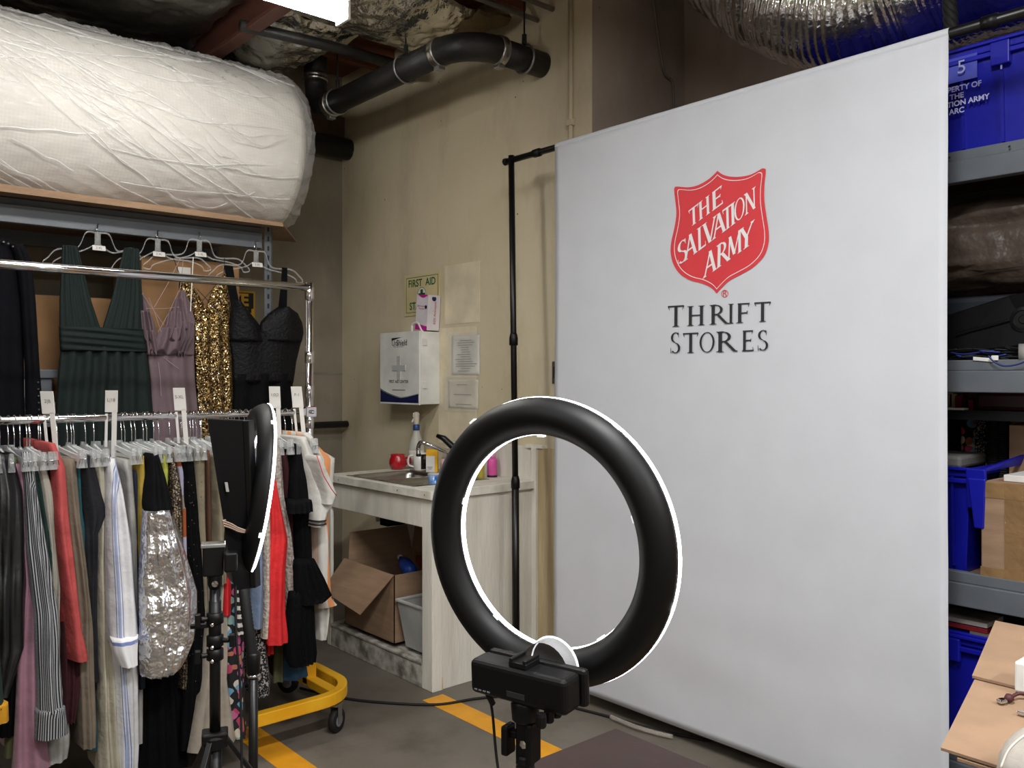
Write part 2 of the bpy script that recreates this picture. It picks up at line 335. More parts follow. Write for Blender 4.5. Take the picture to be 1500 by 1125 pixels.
for (hx, hy, lab) in ((PX, 3.62, 'steel hanger holding the drain pipe by its first clamp'), (PX, 4.30, 'steel hanger holding the drain pipe by its lower bend'), (PX+.36, y0, 'steel hanger rod nearest the drain pipe wall hole')):
    t = thing('pipe_hanger', lab, 'pipe hanger', (hx, hy, PZ))
    ax = (1, 0, 0) if hy == y0 else (0, 1, 0)
    obj('hanger_ring', MB().tube([Vector((hx, hy, PZ))+Vector((0 if hy == y0 else math.cos(a_)*.07, math.cos(a_)*.07 if hy == y0 else 0, math.sin(a_)*.07)) for a_ in [PI/2+.25+k*(2*PI-.5)/24 for k in range(25)]], .006, 6), M['galv'], t, smooth=True)
    obj('hanger_yoke', MB().tube([(hx, hy-.0, PZ+.07), (hx, hy, PZ+.12)], .012, 8), M['pipe'], t)
    obj('hanger_rod', MB().tube([(hx, hy, PZ+.115), (hx, hy, H-.01)], .005, 6), M['pipe'], t)
obj('back_wall_pipe', MB().tube([(.2, 4.995, 2.92), (WX+.005, 4.995, 2.92)], .068, 24), M['pipe'], smooth=True, label='thick black pipe along the concrete wall behind the roll', cat='pipe')
obj('small_wall_pipe', MB().tube([(.5, 4.98, 1.115), (WX-.02, 4.98, 1.115)], .022, 12), M['pipe'], smooth=True, label='small black pipe low on the concrete wall beside the sink', cat='pipe')
vp = thing('vertical_vent_pipe', 'black vertical pipe with foil band rising behind the bubble wrap roll', 'pipe', (1.6, 4.75, 2.4))
pv = at(289, 60, y=4.75)
obj('pipe_body', MB().tube([(pv.x, 4.75, 2.9), (pv.x, 4.75, H)], .06, 20), M['pipe'], vp, smooth=True)
clampring((pv.x, 4.75, at(289, 54, y=4.75).z), (0, 0, 1), .061, .07, vp, mat('foil tape', '9c8f7d', .35, metal=.8, bump=.4), 'foil_band')

# ---- fluorescent lamp
lx1, ly, lz = 1.66, 2.86, 2.80
lm = thing('fluorescent_lamp', 'lit fluorescent tube lamp hanging below the foil ceiling', 'lamp', (1.05, ly, 2.75))
obj('housing', MB().box((lx1-1.22, ly-.05, lz+.02), (lx1, ly+.05, lz+.065)), M['white'], lm, bevel=.006)
tube_m = mat('lit tube', 'fffcf6', .4, emit=45.0)
obj('light_tube', MB().rings([[Vector((x, ly+math.cos(a_)*.042, lz-.012+math.sin(a_)*.036)) for a_ in [k*2*PI/16 for k in range(16)]] for x in (lx1-1.21, lx1-.012)]), tube_m, lm, smooth=True)
for x in (lx1-1.22, lx1-.014): obj('end_cap', MB().box((x, ly-.046, lz-.05), (x+.014, ly+.046, lz+.03)), M['white'], lm, bevel=.004)
for x in (.7, 1.4): obj('suspension_wire', MB().tube([(x, ly, lz+.06), (x, ly, H)], .003, 5), M['galv'], lm)

# ---- foil duct behind the banner
DP = bez([at(940, -180, x=3.22), at(1050, -102, x=3.22), at(1160, -28, x=3.22), at(1262, -4, x=3.24), at(1345, -30, x=3.26), at(1420, -62, x=3.26), (3.27, .2, 2.87)], 90)
DP = [Vector((p.x, p.y, p.z)) for p in DP]
def duct():
    b = MB(); R = []; up = Vector((0, 0, 1)); L_ = 0; n = 56
    for i, p in enumerate(DP):
        a = DP[max(0, i-1)]; c = DP[min(len(DP)-1, i+1)]; t = (c-a).normalized(); u = (up-t*up.dot(t)).normalized(); s = t.cross(u)
        if i: L_ += (p-DP[i-1]).length
        ring = []
        for k in range(n):
            th = 2*PI*k/n; d = u*math.cos(th)+s*math.sin(th)
            bend = math.exp(-((L_-.95)/.28)**2); wr = noise.noise(Vector((L_*30, math.cos(th)*1.6, math.sin(th)*1.6)))*(.003+.016*bend)+noise.noise(Vector((L_*8, math.cos(th)*3, math.sin(th)*3)))*.008
            ring.append(p+d*(.295+.0022*math.sin(L_*2*PI/.026)+wr))
        R.append(ring)
    return b.rings(R)
obj('flexible_foil_duct', duct(), foilmat('duct foil', 'cfcdc8', .18, .25, 45), smooth=True, label='large shiny flexible foil duct bending above the white banner', cat='duct')
cb = thing('cable_bundle', 'bundle of twisted black cables hanging above the banner right end', 'cable', (2.9, 1.2, 2.5))
for k in range(5):
    ph = k*1.26
    pts = [at(1388+6*math.cos(j*.9+ph)+j*.6, -40+j*9, x=2.88+.02*math.sin(j*.9+ph)) for j in range(11)]
    obj('cable_strand', MB().tube(bez(pts, 4), .011, 8), M['rubber'], cb, smooth=True)
# ================================================================ banner and its stand
BXX, BY0, BY1, BZT = 2.70, 1.09, 2.785, 2.452
def bsurf(y, z):
    e = .006*math.sin(z*2.3+y*1.1)+.010*math.sin((y-BY0)*1.9)*max(0, (1.2-z))*.8
    return BXX-.017+e*min(1, (BZT-z)*3)
bn = thing('printed_backdrop_banner', 'tall white fabric banner with red shield logo and black thrift stores lettering', 'banner', (BXX, 1.94, .06))
fab = mat('white banner fabric', 'bfc2c8', .75, var=.02, bump=.06, bs=5, spec=.2)
def fn(s, t):
    y = lerp(BY0, BY1, s); z = lerp(.06, BZT, t)
    y += .035*(1-t)*(1 if s > .5 else 0)*0
    tw = .005*noise.noise(Vector((y*2.2, z*5, 3)))*max(0, min(1, (z-2.05)*6, 9), min(1, (1.15-z)*3))+(.006*noise.noise(Vector((y*3, z*9, 8))) if z > 2.28 else 0)
    return Vector((bsurf(y, z)+tw, y, z))
obj('fabric_sheet', MB().grid(fn, 60, 90), fab, bn, smooth=True, solid=.0015)
obj('top_sleeve', MB().rings([[Vector((BXX+math.cos(a_)*.0182+.001*math.sin(yy*30), yy, BZT+.002+math.sin(a_)*.0182)) for a_ in [k*2*PI/14 for k in range(14)]] for yy in [lerp(BY0, BY1, j/30) for j in range(31)]], cap0=False, cap1=False), fab, bn, smooth=True)
def bp(u, v, off=.033):
    p = at(u, v, x=BXX-.02); p.x = bsurf(p.y, p.z)-.003-(off-.033)
    return p
def zp(X_, Y_, off=.033): return bp(960+X_/3.632, 230+Y_/3.632, off)
red = mat('red print', 'c8353c', .7, var=.03); whitep = mat('white print', 'dad9da', .7, var=.02); blackp = mat('black print', '242528', .7, var=.05)
SH = [(327, 72), (355, 92), (395, 103), (445, 104), (500, 94), (545, 72), (566, 60), (582, 63), (585, 80), (578, 150), (578, 230), (590, 315), (603, 400), (601, 465), (577, 530), (520, 588), (450, 628), (395, 658), (352, 698), (327, 726),
      (300, 698), (250, 673), (185, 656), (130, 622), (95, 572), (79, 510), (82, 450), (98, 375), (108, 300), (101, 225), (96, 182), (98, 162), (112, 156), (170, 160), (225, 148), (285, 113)]
cx, cy = 335, 385
def smooth_loop(P):
    n = len(P); out = []
    for i in range(n):
        a, b, c, d = P[i-1], P[i], P[(i+1) % n], P[(i+2) % n]
        sharp = b in ((327, 72), (327, 726)); sharp2 = c in ((327, 72), (327, 726))
        for k in range(4):
            t = k/4
            m1 = ((0, 0) if sharp else ((c[0]-a[0])/2, (c[1]-a[1])/2)); m2 = ((0, 0) if sharp2 else ((d[0]-b[0])/2, (d[1]-b[1])/2))
            h = (2*t**3-3*t*t+1, t**3-2*t*t+t, -2*t**3+3*t*t, t**3-t*t)
            out.append(tuple(h[0]*b[q]+h[1]*m1[q]+h[2]*c[q]+h[3]*m2[q] for q in (0, 1)))
    return out
SL = smooth_loop(SH)
b = MB(); n = len(SL); b.add([zp(cx, cy)]+[zp(*p) for p in SL], [(0, i+1, (i+1) % n+1) for i in range(n)])
sh = obj('shield_logo', b, red, bn)
b = MB()
def shr(p, k):
    return (cx+(p[0]-cx)*k, cy+(p[1]-cy)*(k+.012))
q1 = [zp(*shr(p, .925), .0336) for p in SL]; q2 = [zp(*shr(p, .912), .0336) for p in SL]
b.add(q1+q2, [(i, (i+1) % n, n+(i+1) % n, n+i) for i in range(n)]); obj('shield_outline', b, whitep, sh)
# serif glyphs from strokes: ('l',x0,y0,x1,y1,w) ('s',x,y,halfw) serif ('a',cx,cy,rx,ry,a0,a1,wthick,wthin)
TK, TN = .15, .06
GL = {
 'T': (.86, [('l', .43, 0, .43, 1, TK), ('h', .02, .97, .84, TN), ('v', .03, .97, .10, .80), ('v', .83, .97, .76, .80), ('s', .43, 0, .17)]),
 'H': (.98, [('l', .2, 0, .2, 1, TK), ('l', .78, 0, .78, 1, TK), ('h', .2, .52, .78, TN), ('s', .2, 0, .17), ('s', .78, 0, .17), ('s', .2, 1, .17), ('s', .78, 1, .17)]),
 'E': (.78, [('l', .2, 0, .2, 1, TK), ('h', .1, .97, .68, TN), ('h', .2, .52, .58, TN), ('h', .1, .03, .72, TN), ('v', .68, 1, .62, .82), ('v', .72, 0, .68, .2), ('v', .58, .6, .56, .44), ('s', .17, 0, .12)]),
 'F': (.74, [('l', .2, 0, .2, 1, TK), ('h', .1, .97, .66, TN), ('h', .2, .5, .56, TN), ('v', .66, 1, .61, .8), ('v', .56, .6, .55, .42), ('s', .2, 0, .17)]),
 'I': (.40, [('l', .2, 0, .2, 1, TK), ('s', .2, 0, .17), ('s', .2, 1, .17)]),
 'L': (.72, [('l', .2, 0, .2, 1, TK), ('h', .1, .03, .66, TN), ('v', .66, 0, .63, .22), ('s', .2, 1, .17)]),
 'N': (1., [('l', .2, 0, .2, 1, TN*1.2), ('l', .18, 1, .8, 0, TK), ('l', .8, 0, .8, 1, TN*1.2), ('s', .2, 0, .14), ('s', .15, 1, .12), ('s', .8, 1, .14)]),
 'M': (1.15, [('l', .18, 0, .22, 1, TN*1.3), ('l', .22, 1, .58, .1, TK), ('l', .58, .1, .92, 1, TN*1.2), ('l', .92, 1, .98, 0, TK), ('s', .18, 0, .14), ('s', .98, 0, .15)]),
 'A': (.96, [('l', .14, 0, .47, 1, TN*1.2), ('l', .47, 1, .82, 0, TK), ('h', .26, .36, .7, TN), ('s', .14, 0, .13), ('s', .82, 0, .15)]),
 'V': (.94, [('l', .12, 1, .47, 0, TK), ('l', .47, 0, .8, 1, TN*1.2), ('s', .13, 1, .15), ('s', .8, 1, .12)]),
 'Y': (.90, [('l', .43, 0, .43, .48, TK), ('l', .1, 1, .43, .45, TK), ('l', .43, .45, .78, 1, TN*1.3), ('s', .43, 0, .17), ('s', .11, 1, .14), ('s', .78, 1, .12)]),
 'O': (1., [('a', .5, .5, .42, .5, 0, 360, TK, TN)]),
 'R': (.90, [('l', .2, 0, .2, 1, TK), ('a', .34, .74, .27, .24, -90, 90, TK, TN), ('h', .18, .975, .36, TN), ('h', .18, .51, .36, TN), ('l', .42, .5, .84, .02, TK), ('h', .78, .03, .95, .05), ('s', .2, 0, .17), ('s', .16, 1, .13)]),
 'S': (.66, [('a', .33, .745, .22, .235, 40, 270, TK, TN), ('a', .33, .255, .24, .24, -140, 90, TK, TN), ('v', .5, .97, .53, .74), ('v', .09, .02, .07, .27)]),
}
def glyph_polys(ch, bold=1.):
    out = []
    for g in GL[ch][1]:
        if g[0] == 'l':
            _, x0, y0, x1, y1, wd = g; h = wd*bold/2; out.append([(x0-h, y0), (x0+h, y0), (x1+h, y1), (x1-h, y1)])
        elif g[0] == 'h':
            _, x0, y, x1, wd = g; h = wd*bold/2; out.append([(x0, y-h), (x1, y-h), (x1, y+h), (x0, y+h)])
        elif g[0] == 'v':
            _, x0, y0, x1, y1 = g; out.append([(x0-.025, y0), (x0+.025, y0), (x1+.012, y1), (x1-.012, y1)])
        elif g[0] == 's':
            _, x, y, hw = g; d = .05 if y < .5 else -.05; out.append([(x-hw, y), (x+hw, y), (x+hw, y+d*.6), (x-hw, y+d*.6)]); out.append([(x-hw*.7, y+d*.5), (x+hw*.7, y+d*.5), (x+.05, y+d*1.9), (x-.05, y+d*1.9)])
        else:
            _, cx_, cy_, rx, ry, a0, a1, wt, wn = g; n_ = 22
            P = []
            for k in range(n_+1):
                a_ = math.radians(lerp(a0, a1, k/n_)); wd = bold*(wn+(wt-wn)*abs(math.cos(a_))**1.5)/2
                ca, sa = math.cos(a_), math.sin(a_)
                P.append(((cx_+(rx-wd)*ca, cy_+(ry-wd)*sa), (cx_+(rx+wd*.6)*ca, cy_+(ry+wd*.2)*sa)))
            for k in range(n_): out.append([P[k][0], P[k][1], P[k+1][1], P[k+1][0]])
    return out
def word(spans, base0, base1, h0, h1, lean, m, parent, bold=1., tall=None):
    """spans: [(char, X0, X1)] across the print; base line from base0 to base1"""
    for q, (ch, xa, xb) in enumerate(spans):
        b = MB(); W_ = GL[ch][0]
        for i, P in enumerate(glyph_polys(ch, bold)):
            V = []
            for gx, gy in P:
                Xq = lerp(xa, xb, gx/W_); f = (Xq-base0[0])/(base1[0]-base0[0]); Yb = lerp(base0[1], base1[1], f); hh = lerp(h0, h1, f)
                if tall and q in tall: hh *= 1.07
                V.append(zp(Xq+lean*gy, Yb-hh*gy, .0342+.00004*i))
            b.add(V, [tuple(range(len(V)))])
        obj('letter', b, m, parent)
word([('T', 177, 232), ('H', 228, 292), ('E', 296, 362)], (195, 365), (345, 255), 92, 98, -4, whitep, sh, 1.25)
word([('S', 116, 176), ('A', 152, 224), ('L', 222, 272), ('V', 252, 330), ('A', 300, 378), ('T', 358, 412), ('I', 398, 428), ('O', 420, 478), ('N', 472, 540)], (120, 582), (525, 275), 122, 112, -4, whitep, sh, 1.25)
word([('A', 252, 328), ('R', 322, 395), ('M', 378, 462), ('Y', 446, 526)], (262, 643), (505, 468), 125, 122, 2, whitep, sh, 1.25)
word([('T', 66, 156), ('H', 168, 268), ('R', 288, 388), ('I', 388, 422), ('F', 430, 512), ('T', 528, 620)], (75, 905), (605, 875), 105, 105, 0, blackp, bn, 1.08, (0,))
word([('S', 80, 140), ('T', 148, 234), ('O', 236, 322), ('R', 324, 436), ('E', 460, 532), ('S', 545, 610)], (85, 1046), (605, 1030), 106, 112, 0, blackp, bn, 1.08, (0,))
b = MB(); rr = [[zp(370+math.cos(a_)*r_, 727+math.sin(a_)*r_*1.05) for a_ in [k*2*PI/28 for k in range(28)]] for r_ in (19, 16)]
b.rings(rr, True, False, False); obj('registered_ring', b, red, bn)
text('R', .034, red, zp(370, 727), (0, -1, 0), (0, 0, 1), bn)
# stand
st = thing('backdrop_stand', 'black metal pole stand carrying the white banner', 'stand', (BXX, 3.09, 0))
zt = BZT+.002
obj('upright_pole', MB().tube([(2.66, 3.02, .02), (2.668, 3.035, .95)], .0175, 14), M['satin'], st, smooth=True)
obj('upright_pole', MB().tube([(2.668, 3.035, .93), (2.70, 3.10, zt+.022)], .0145, 14), M['satin'], st, smooth=True)
for z, y_, x_ in ((.93, 3.034, 2.668), (1.6, 3.063, 2.682)): obj('pole_collar', MB().lathe((x_, y_, z-.03), [(.0155, 0), (.021, .003), (.021, .035), (.018, .05), (.015, .06)], 14), M['black'], st, smooth=True)
obj('cross_bar', MB().tube([(BXX, 3.13, zt), (BXX, BY1-.3, zt)], .0145, 12), M['satin'], st, smooth=True)
obj('cross_bar', MB().tube([(BXX, BY1-.35, zt), (BXX, .2, zt)], .0165, 12), M['satin'], st, smooth=True)
obj('cross_bar_joint', MB().tube([(BXX, 2.94, zt), (BXX, 2.90, zt)], .019, 12), M['black'], st, smooth=True)
obj('cross_bar_joint', MB().tube([(BXX, 1.00, zt), (BXX, .955, zt)], .021, 12), M['black'], st, smooth=True)
obj('thumb_knob', MB().lathe((BXX, 3.125, zt), [(.004, 0), (.012, .004), (.018, .012), (.018, .022), (.01, .026)], 8, (0, 1, 0)), M['black'], st)
obj('base_plate', MB().box((2.60, 2.96, 0), (2.73, 3.10, .006)), M['satin'], st, bevel=.003)
# ================================================================ ring lights
def ring_light(label, c, n, R, r, dd=.0):
    """c centre, n = direction the light faces"""
    n = Vector(n).normalized(); sd = Vector((0, 0, 1)).cross(n).normalized(); u = n.cross(sd).normalized(); c = Vector(c)
    t = thing('ring_light', label, 'ring light', c-u*R)
    def rev(prof, m, name, par, smooth=True, closed=False):
        b = MB(); K = 112; RR = []
        for k in range(K):
            a_ = 2*PI*k/K; d = sd*math.cos(a_)+u*math.sin(a_); RR.append([c+d*p[0]+n*p[1] for p in prof])
        b2 = MB(); m_ = len(prof); vs = [p for q in RR for p in q]; fs = []
        for k in range(K):
            kk = (k+1) % K
            for j in range(m_ if closed else m_-1):
                jj = (j+1) % m_; fs.append((k*m_+j, kk*m_+j, kk*m_+jj, k*m_+jj))
        b2.add(vs, fs); return obj(name, b2, m, par, smooth=smooth)
    w_ = R-r; mid = (R+r)/2
    pf = [(r, .002), (r+.001, -.006), (r+.006, -.016), (r+w_*.22, -.024), (mid-w_*.12, -.0285), (mid, -.0295), (mid+w_*.12, -.0285), (R-w_*.22, -.024), (R-.006, -.016), (R-.001, -.006), (R, .002), (R-.002, .004), (r+.002, .004)]
    rev(pf, ringb, 'back_shell', t, closed=True)
    rev([(r-.0003, .003), (r-.0008, .006), (r, .013-dd), (r+.006, .017-dd), (mid, .018-dd), (R-.006, .017-dd), (R, .013-dd), (R+.0008, .006), (R+.0003, .003)], ringe, 'diffuser', t)
    for k in range(10):
        a_ = k*36+18; a_ = math.radians(a_); d = sd*math.cos(a_)+u*math.sin(a_); tg = n.cross(d)
        for rr in ((R+.002, ) if k % 2 else (r-.002,)):
            obj('diffuser_clip', MB().obox(c+d*rr+n*.001, tg*.006, d*.0016, n*.005), clipm, t, bevel=.001)
    return t, c, n, sd, u
ringb = mat('ring shell black', '050506', .5, var=.05, spec=.3)
ringe = mat('lit diffuser', 'ffffff', .5, emit=5.5)
clipm = mat('clear clip with added glow', 'c8caca', .3, emit=.9)  # added glow stands in for ring light caught by the clear clips
ang = math.radians(13)
rc = at(797, 794, d=1.38)
RG, rc, rn, rs, ru = ring_light('large black ring light seen from behind in front of the white banner', rc, (math.cos(ang), math.sin(ang), .05), .232, .172)
# control box behind the foot of the ring
f = at(762, 1003, d=1.27)
bx = Vector((0, 0, 1)).cross(rn).normalized(); up = rn.cross(bx).normalized()
cbx = f
cb_ = obj('control_box', MB().obox(cbx+rn*.010, bx*.086, rn*.022, up*.026), M['black'], RG, bevel=.008, bseg=3)
obj('box_lip', MB().obox(cbx+rn*.040-bx*.004, bx*.088, rn*.008, up*.028), M['black'], RG, bevel=.006)
obj('hot_shoe', MB().obox(cbx+rn*.012+up*.030-bx*.0, bx*.016, rn*.018, up*.004).obox(cbx+rn*.012+up*.036+bx*.012, bx*.003, rn*.018, up*.003).obox(cbx+rn*.012+up*.036-bx*.012, bx*.003, rn*.018, up*.003), M['satin'], RG, bevel=.001)
hm = MB()
hm.rings([[cbx+rn*.055-bx*.012+up*.008+(bx*math.cos(a_)*.042+up*math.sin(a_)*.042)*k+rn*o_ for a_ in [j*PI/14 for j in range(15)]] for k, o_ in ((1, -.008), (1, .02), (.1, .024))], closed=False)
obj('mount_dome', hm, mat('frosted dome', '8a8a8c', .3), RG, smooth=True)
obj('dome_rim_glow', MB().tube([cbx+rn*.074-bx*.012+up*.008+bx*math.cos(a_)*.0425+up*math.sin(a_)*.0425 for a_ in [j*PI/20 for j in range(21)]], .0022, 6), clipm, RG, smooth=True)  # glowing arc paints the bright highlight along the dome edge
for k in (-1, 0, 1): obj('dial_knob', MB().lathe(cbx-up*.024+rn*.0-bx*(.05+.0*k)+rn*.02*k, [(.0065, 0), (.0075, -.004), (.0075, -.018), (.006, -.02)], 12), M['black'], RG)
mat('grey print', '77787b', .6); obj('name_plate', MB().obox(cbx-rn*.0125-up*.012+bx*.0, bx*.016, rn*.0006, up*.004), mat('dark grey plate', '2c2c2e', .5), RG)
for k in range(4): obj('port_mark', MB().obox(cbx-rn*.0125-up*.018+bx*(.05+.008*k), bx*.0025, rn*.0004, up*.001), MATS['grey print'], RG)
# stand under it
sp = cbx+rn*.012-up*.026
S1 = thing('light_stand', 'black light stand holding the large ring light', 'stand', (sp.x, sp.y, 0))
def P_(x, y, z): return sp+bx*x+rn*y+Vector((0, 0, z))
obj('stand_head', MB().lathe(P_(0, 0, -.035), [(.014, 0), (.02, .006), (.022, .03), (.018, .036)], 14), M['black'], S1, smooth=True)
obj('swivel_bracket', MB().obox(P_(0, 0, -.065), bx*.013, rn*.009, Z*.034).obox(P_(-.014, 0, -.06), bx*.006, rn*.014, Z*.03), M['black'], S1, bevel=.004)
obj('swivel_screw', MB().lathe(P_(-.004, -.009, -.062), [(.007, 0), (.0065, -.003), (.003, -.004)], 6, rn), M['chrome'], S1)
kn = obj('tilt_knob', MB().obox(P_(.03, -.002, -.065), bx*.006, rn*.012, Z*.022).obox(P_(.022, 0, -.055), bx*.012, rn*.006, Z*.006), M['black'], S1, bevel=.003)
obj('ribbed_socket', MB().lathe(P_(0, 0, -.17), [(.0135, 0), (.0145, .03), (.0145, .045)]+[(.0125+.002*(k % 2), .05+.004*k) for k in range(8)]+[(.013, .085), (.011, .088)], 16), M['black'], S1, smooth=False)
obj('chrome_collar', MB().lathe(P_(0, 0, -.176), [(.014, 0), (.0155, .001), (.0155, .005), (.014, .006)], 16), M['chrome'], S1, smooth=True)
obj('lock_knob', MB().tube([P_(0, 0, -.155), P_(.03, -.005, -.162)], .008, 10).obox(P_(.036, -.006, -.175), bx*.006, rn*.009, Z*.018), M['black'], S1, bevel=.002)
obj('stand_pole', MB().tube([P_(0, 0, -.18), (sp.x, sp.y, .25)], .0125, 14), M['satin'], S1, smooth=True)
obj('collar', MB().lathe(P_(0, 0, -.25), [(.013, 0), (.018, .01), (.018, .055), (.0165, .068)], 14), M['black'], S1, smooth=True)
def tripod(parent, x, y, zh, spread, rot, m=M['satin']):
    obj('leg_hub', MB().lathe((x, y, zh-.02), [(.014, 0), (.028, .008), (.028, .03), (.014, .04)], 12), M['black'], parent)
    for k in range(3):
        a_ = rot+k*2*PI/3; d = Vector((math.cos(a_), math.sin(a_), 0)); s_ = Vector((-d.y, d.x, 0)); h = Vector((x, y, zh)); e = Vector((x, y, .012))+d*spread
        lg = obj('leg', MB().obox((h+d*.025+e)/2, (e-h-d*.025)/2, s_*.007, Vector((0, 0, .009))), m, parent, bevel=.002)
        obj('rubber_foot', MB().lathe(e-Z*.012, [(.012, 0), (.014, .006), (.012, .022), (.006, .026)], 10), M['rubber'], lg)
        obj('brace', MB().obox((h-Z*.22+h.lerp(e, .5))/2, (h.lerp(e, .5)-h+Z*.22)/2, s_*.004, Vector((0, 0, .005))), m, parent)
tripod(S1, sp.x, sp.y, .55, .30, 2.6)
obj('power_cord', MB().tube(bez([cbx-up*.026+bx*.062, P_(.062, 0, -.03), P_(.045, -.01, -.10), P_(.02, -.02, -.17), P_(.028, -.015, -.25), P_(.05, 0, -.6), P_(.12, .05, -.80)], 8), .0022, 6).tube([cbx-up*.024+bx*.062, P_(.061, 0, -.02)], .005, 8), M['rubber'], smooth=True, label='thin black power cord hanging from the large ring light control box', cat='cord')

# second ring light, nearly edge on
c2 = at(369, 722, d=2.12)
a2 = math.radians(-16.5)
R2, c2, n2, s2, u2 = ring_light('ring light seen nearly edge on among the hanging clothes', c2, (math.cos(a2), math.sin(a2), -.16), .222, .165, .006)
S2 = thing('light_stand', 'thin black stand pole under the edge-on ring light', 'stand', (c2.x, c2.y, 0))
g0 = c2-u2*.23-n2*.02
pb = at(371, 985, d=2.10)
gn = bez([at(352, 812, d=2.14), at(357, 860, d=2.12), at(364, 920, d=2.10), (pb.x, pb.y, pb.z+.03)], 22)
obj('ribbed_gooseneck', MB().tube(gn, [.0125+.0014*(i % 2) for i in range(len(gn))], 12), M['rubber'], S2, smooth=True)
obj('collar', MB().lathe((pb.x, pb.y, pb.z-.005), [(.012, 0), (.016, .004), (.018, .05), (.0145, .055)], 14), M['black'], S2, smooth=True)
obj('chrome_ring', MB().lathe((pb.x, pb.y, pb.z-.01), [(.013, 0), (.0155, .001), (.0155, .006), (.013, .007)], 14), M['chrome'], S2, smooth=True)
obj('stand_pole', MB().tube([(pb.x, pb.y, pb.z), (pb.x, pb.y, .2)], .0112, 12), M['satin'], S2, smooth=True)
tripod(S2, pb.x, pb.y, .40, .26, 1.2)
# black panel light with strap
d1 = 1.88
vr = at(332, 700, d=d1); 
fr = (vr-Vector((0, 0, CH))); fr.z = 0; fr.normalize(); sr = Vector((fr.y, -fr.x, 0))
rot = Matrix.Rotation(math.radians(-28), 3, 'Z'); px_ = rot @ sr; py_ = rot @ fr
tl = Vector((-.16*sr.x, -.16*sr.y, 1)).normalized()
PL = thing('panel_light', 'flat black light panel with a cable strap below the edge-on ring light', 'panel light', at(318, 860, d=d1))
q4 = [at(303, 613, d=1.84), at(355, 616, d=1.90), at(366, 862, d=1.98), at(343, 866, d=1.94)]
bk = py_*.028
pmat = mat('matt black panel', '050506', .6, var=.05, bump=.03, spec=.2)
obj('panel_body', MB().hexa(q4+[p+bk for p in q4]), pmat, PL, bevel=.002)
q5 = [q4[1], q4[1]+px_*.012+py_*.004, q4[2]+px_*.012+py_*.004, q4[2]]
obj('panel_frame', MB().hexa(q5+[p+bk for p in q5]), M['black'], PL, bevel=.002)
pu = (q4[0]-q4[3]).normalized(); pf_ = (q4[1]-q4[0]).cross(q4[3]-q4[0]).normalized()
if pf_.dot(FW) > 0: pf_ = -pf_
sw_ = at(333.5, 714, d=1.89); sw_ = q4[0]+(sw_-q4[0])-pf_*((sw_-q4[0]).dot(pf_)) + pf_*.001
obj('white_switch', MB().obox(sw_, (q4[1]-q4[0]).normalized()*.0035, pf_*.001, pu*.011), mat('grey switch', '9a9a96', .5), PL)
pc = at(338, 764, d=1.91); pc = pc-pf_*((pc-q4[0]).dot(pf_))
sm = mat('beige cord', 'a08a7c', .7)
for k in range(3):
    def onp(s_, t_): return q4[0].lerp(q4[1], s_).lerp(q4[3].lerp(q4[2], s_), t_)+pf_*.007
    q = [onp(-.06, .575+.014*k), onp(.25, .595+.013*k), onp(.6, .625+.010*k), onp(1.1, .645+.004*k), onp(1.3, .66)+bk*1.6, onp(-.1, .59)+bk*1.6, onp(-.06, .575+.014*k)]
    obj('strap_loop', MB().tube(bez(q, 6), .002, 6), sm, PL, smooth=True)
S3 = thing('light_stand', 'black tripod stand with clamps and knobs holding the flat light panel', 'stand', at(315, 1100, d=1.9).xy.to_3d())
sq = at(315, 850, d=1.92); sx, sy = sq.x, sq.y
obj('battery_bracket', MB().obox((sx-.004, sy, at(315, 822, d=1.9).z), sr*.022, fr*.02, Z*.034), M['black'], S3, bevel=.004)
obj('bracket_cap', MB().obox((sx-.004, sy, at(315, 800, d=1.9).z), sr*.026, fr*.022, Z*.004), mat('glossy grey plastic', '6c6c6a', .15), S3, bevel=.002)
obj('side_head', MB().obox(at(338, 822, d=1.9), sr*.014, fr*.018, Z*.022), M['black'], S3, bevel=.005)
obj('swivel', MB().lathe((sx, sy, at(315, 862, d=1.92).z), [(.012, 0), (.016, .01), (.014, .05)], 12), M['black'], S3, smooth=True)
obj('swivel_bolt', MB().lathe(Vector((sx, sy, at(315, 852, d=1.92).z))-fr*.018, [(.007, 0), (.007, .006), (.003, .007)], 8, -fr), M['chrome'], S3)
obj('upper_pole', MB().tube([(sx, sy, at(0, 1080, d=1.92).z), (sx, sy, at(0, 862, d=1.92).z)], .0118, 14), M['satin'], S3, smooth=True)
obj('sleeve', MB().tube([(sx, sy, at(0, 960, d=1.92).z), (sx, sy, at(0, 880, d=1.92).z)], .0138, 14), M['black'], S3, smooth=True)
for v_, dx in ((905, -1), (938, 1), (958, -1)):
    z = at(0, v_, d=1.92).z
    obj('clamp_collar', MB().lathe((sx, sy, z-.014), [(.013, 0), (.0185, .003), (.0185, .025), (.013, .028)], 14), M['black'], S3, smooth=True)
    obj('clamp_knob', MB().tube([Vector((sx, sy, z)), Vector((sx, sy, z))+sr*.03*dx-fr*.008], .006, 8).obox(Vector((sx, sy, z))+sr*.036*dx-fr*.01, sr*.006, fr*.008, Z*.014), M['black'], S3, bevel=.002)
    obj('bolt', MB().lathe(Vector((sx, sy, z-.01))-fr*.019-sr*.006, [(.004, 0), (.004, .003), (.002, .004)], 8, -fr), M['chrome'], S3)
obj('wing_lever', MB().obox(Vector((sx, sy, at(0, 915, d=1.92).z))-sr*.03, sr*.022, fr*.005, Z*.005), M['black'], S3, bevel=.002)
obj('lower_pole', MB().tube([(sx, sy, .3), (sx, sy, at(0, 1080, d=1.92).z)], .015, 14), M['satin'], S3, smooth=True)
hz = at(0, 1078, d=1.92).z
obj('leg_bracket', MB().obox((sx, sy, hz), sr*.028, fr*.022, Z*.012), M['black'], S3, bevel=.004)
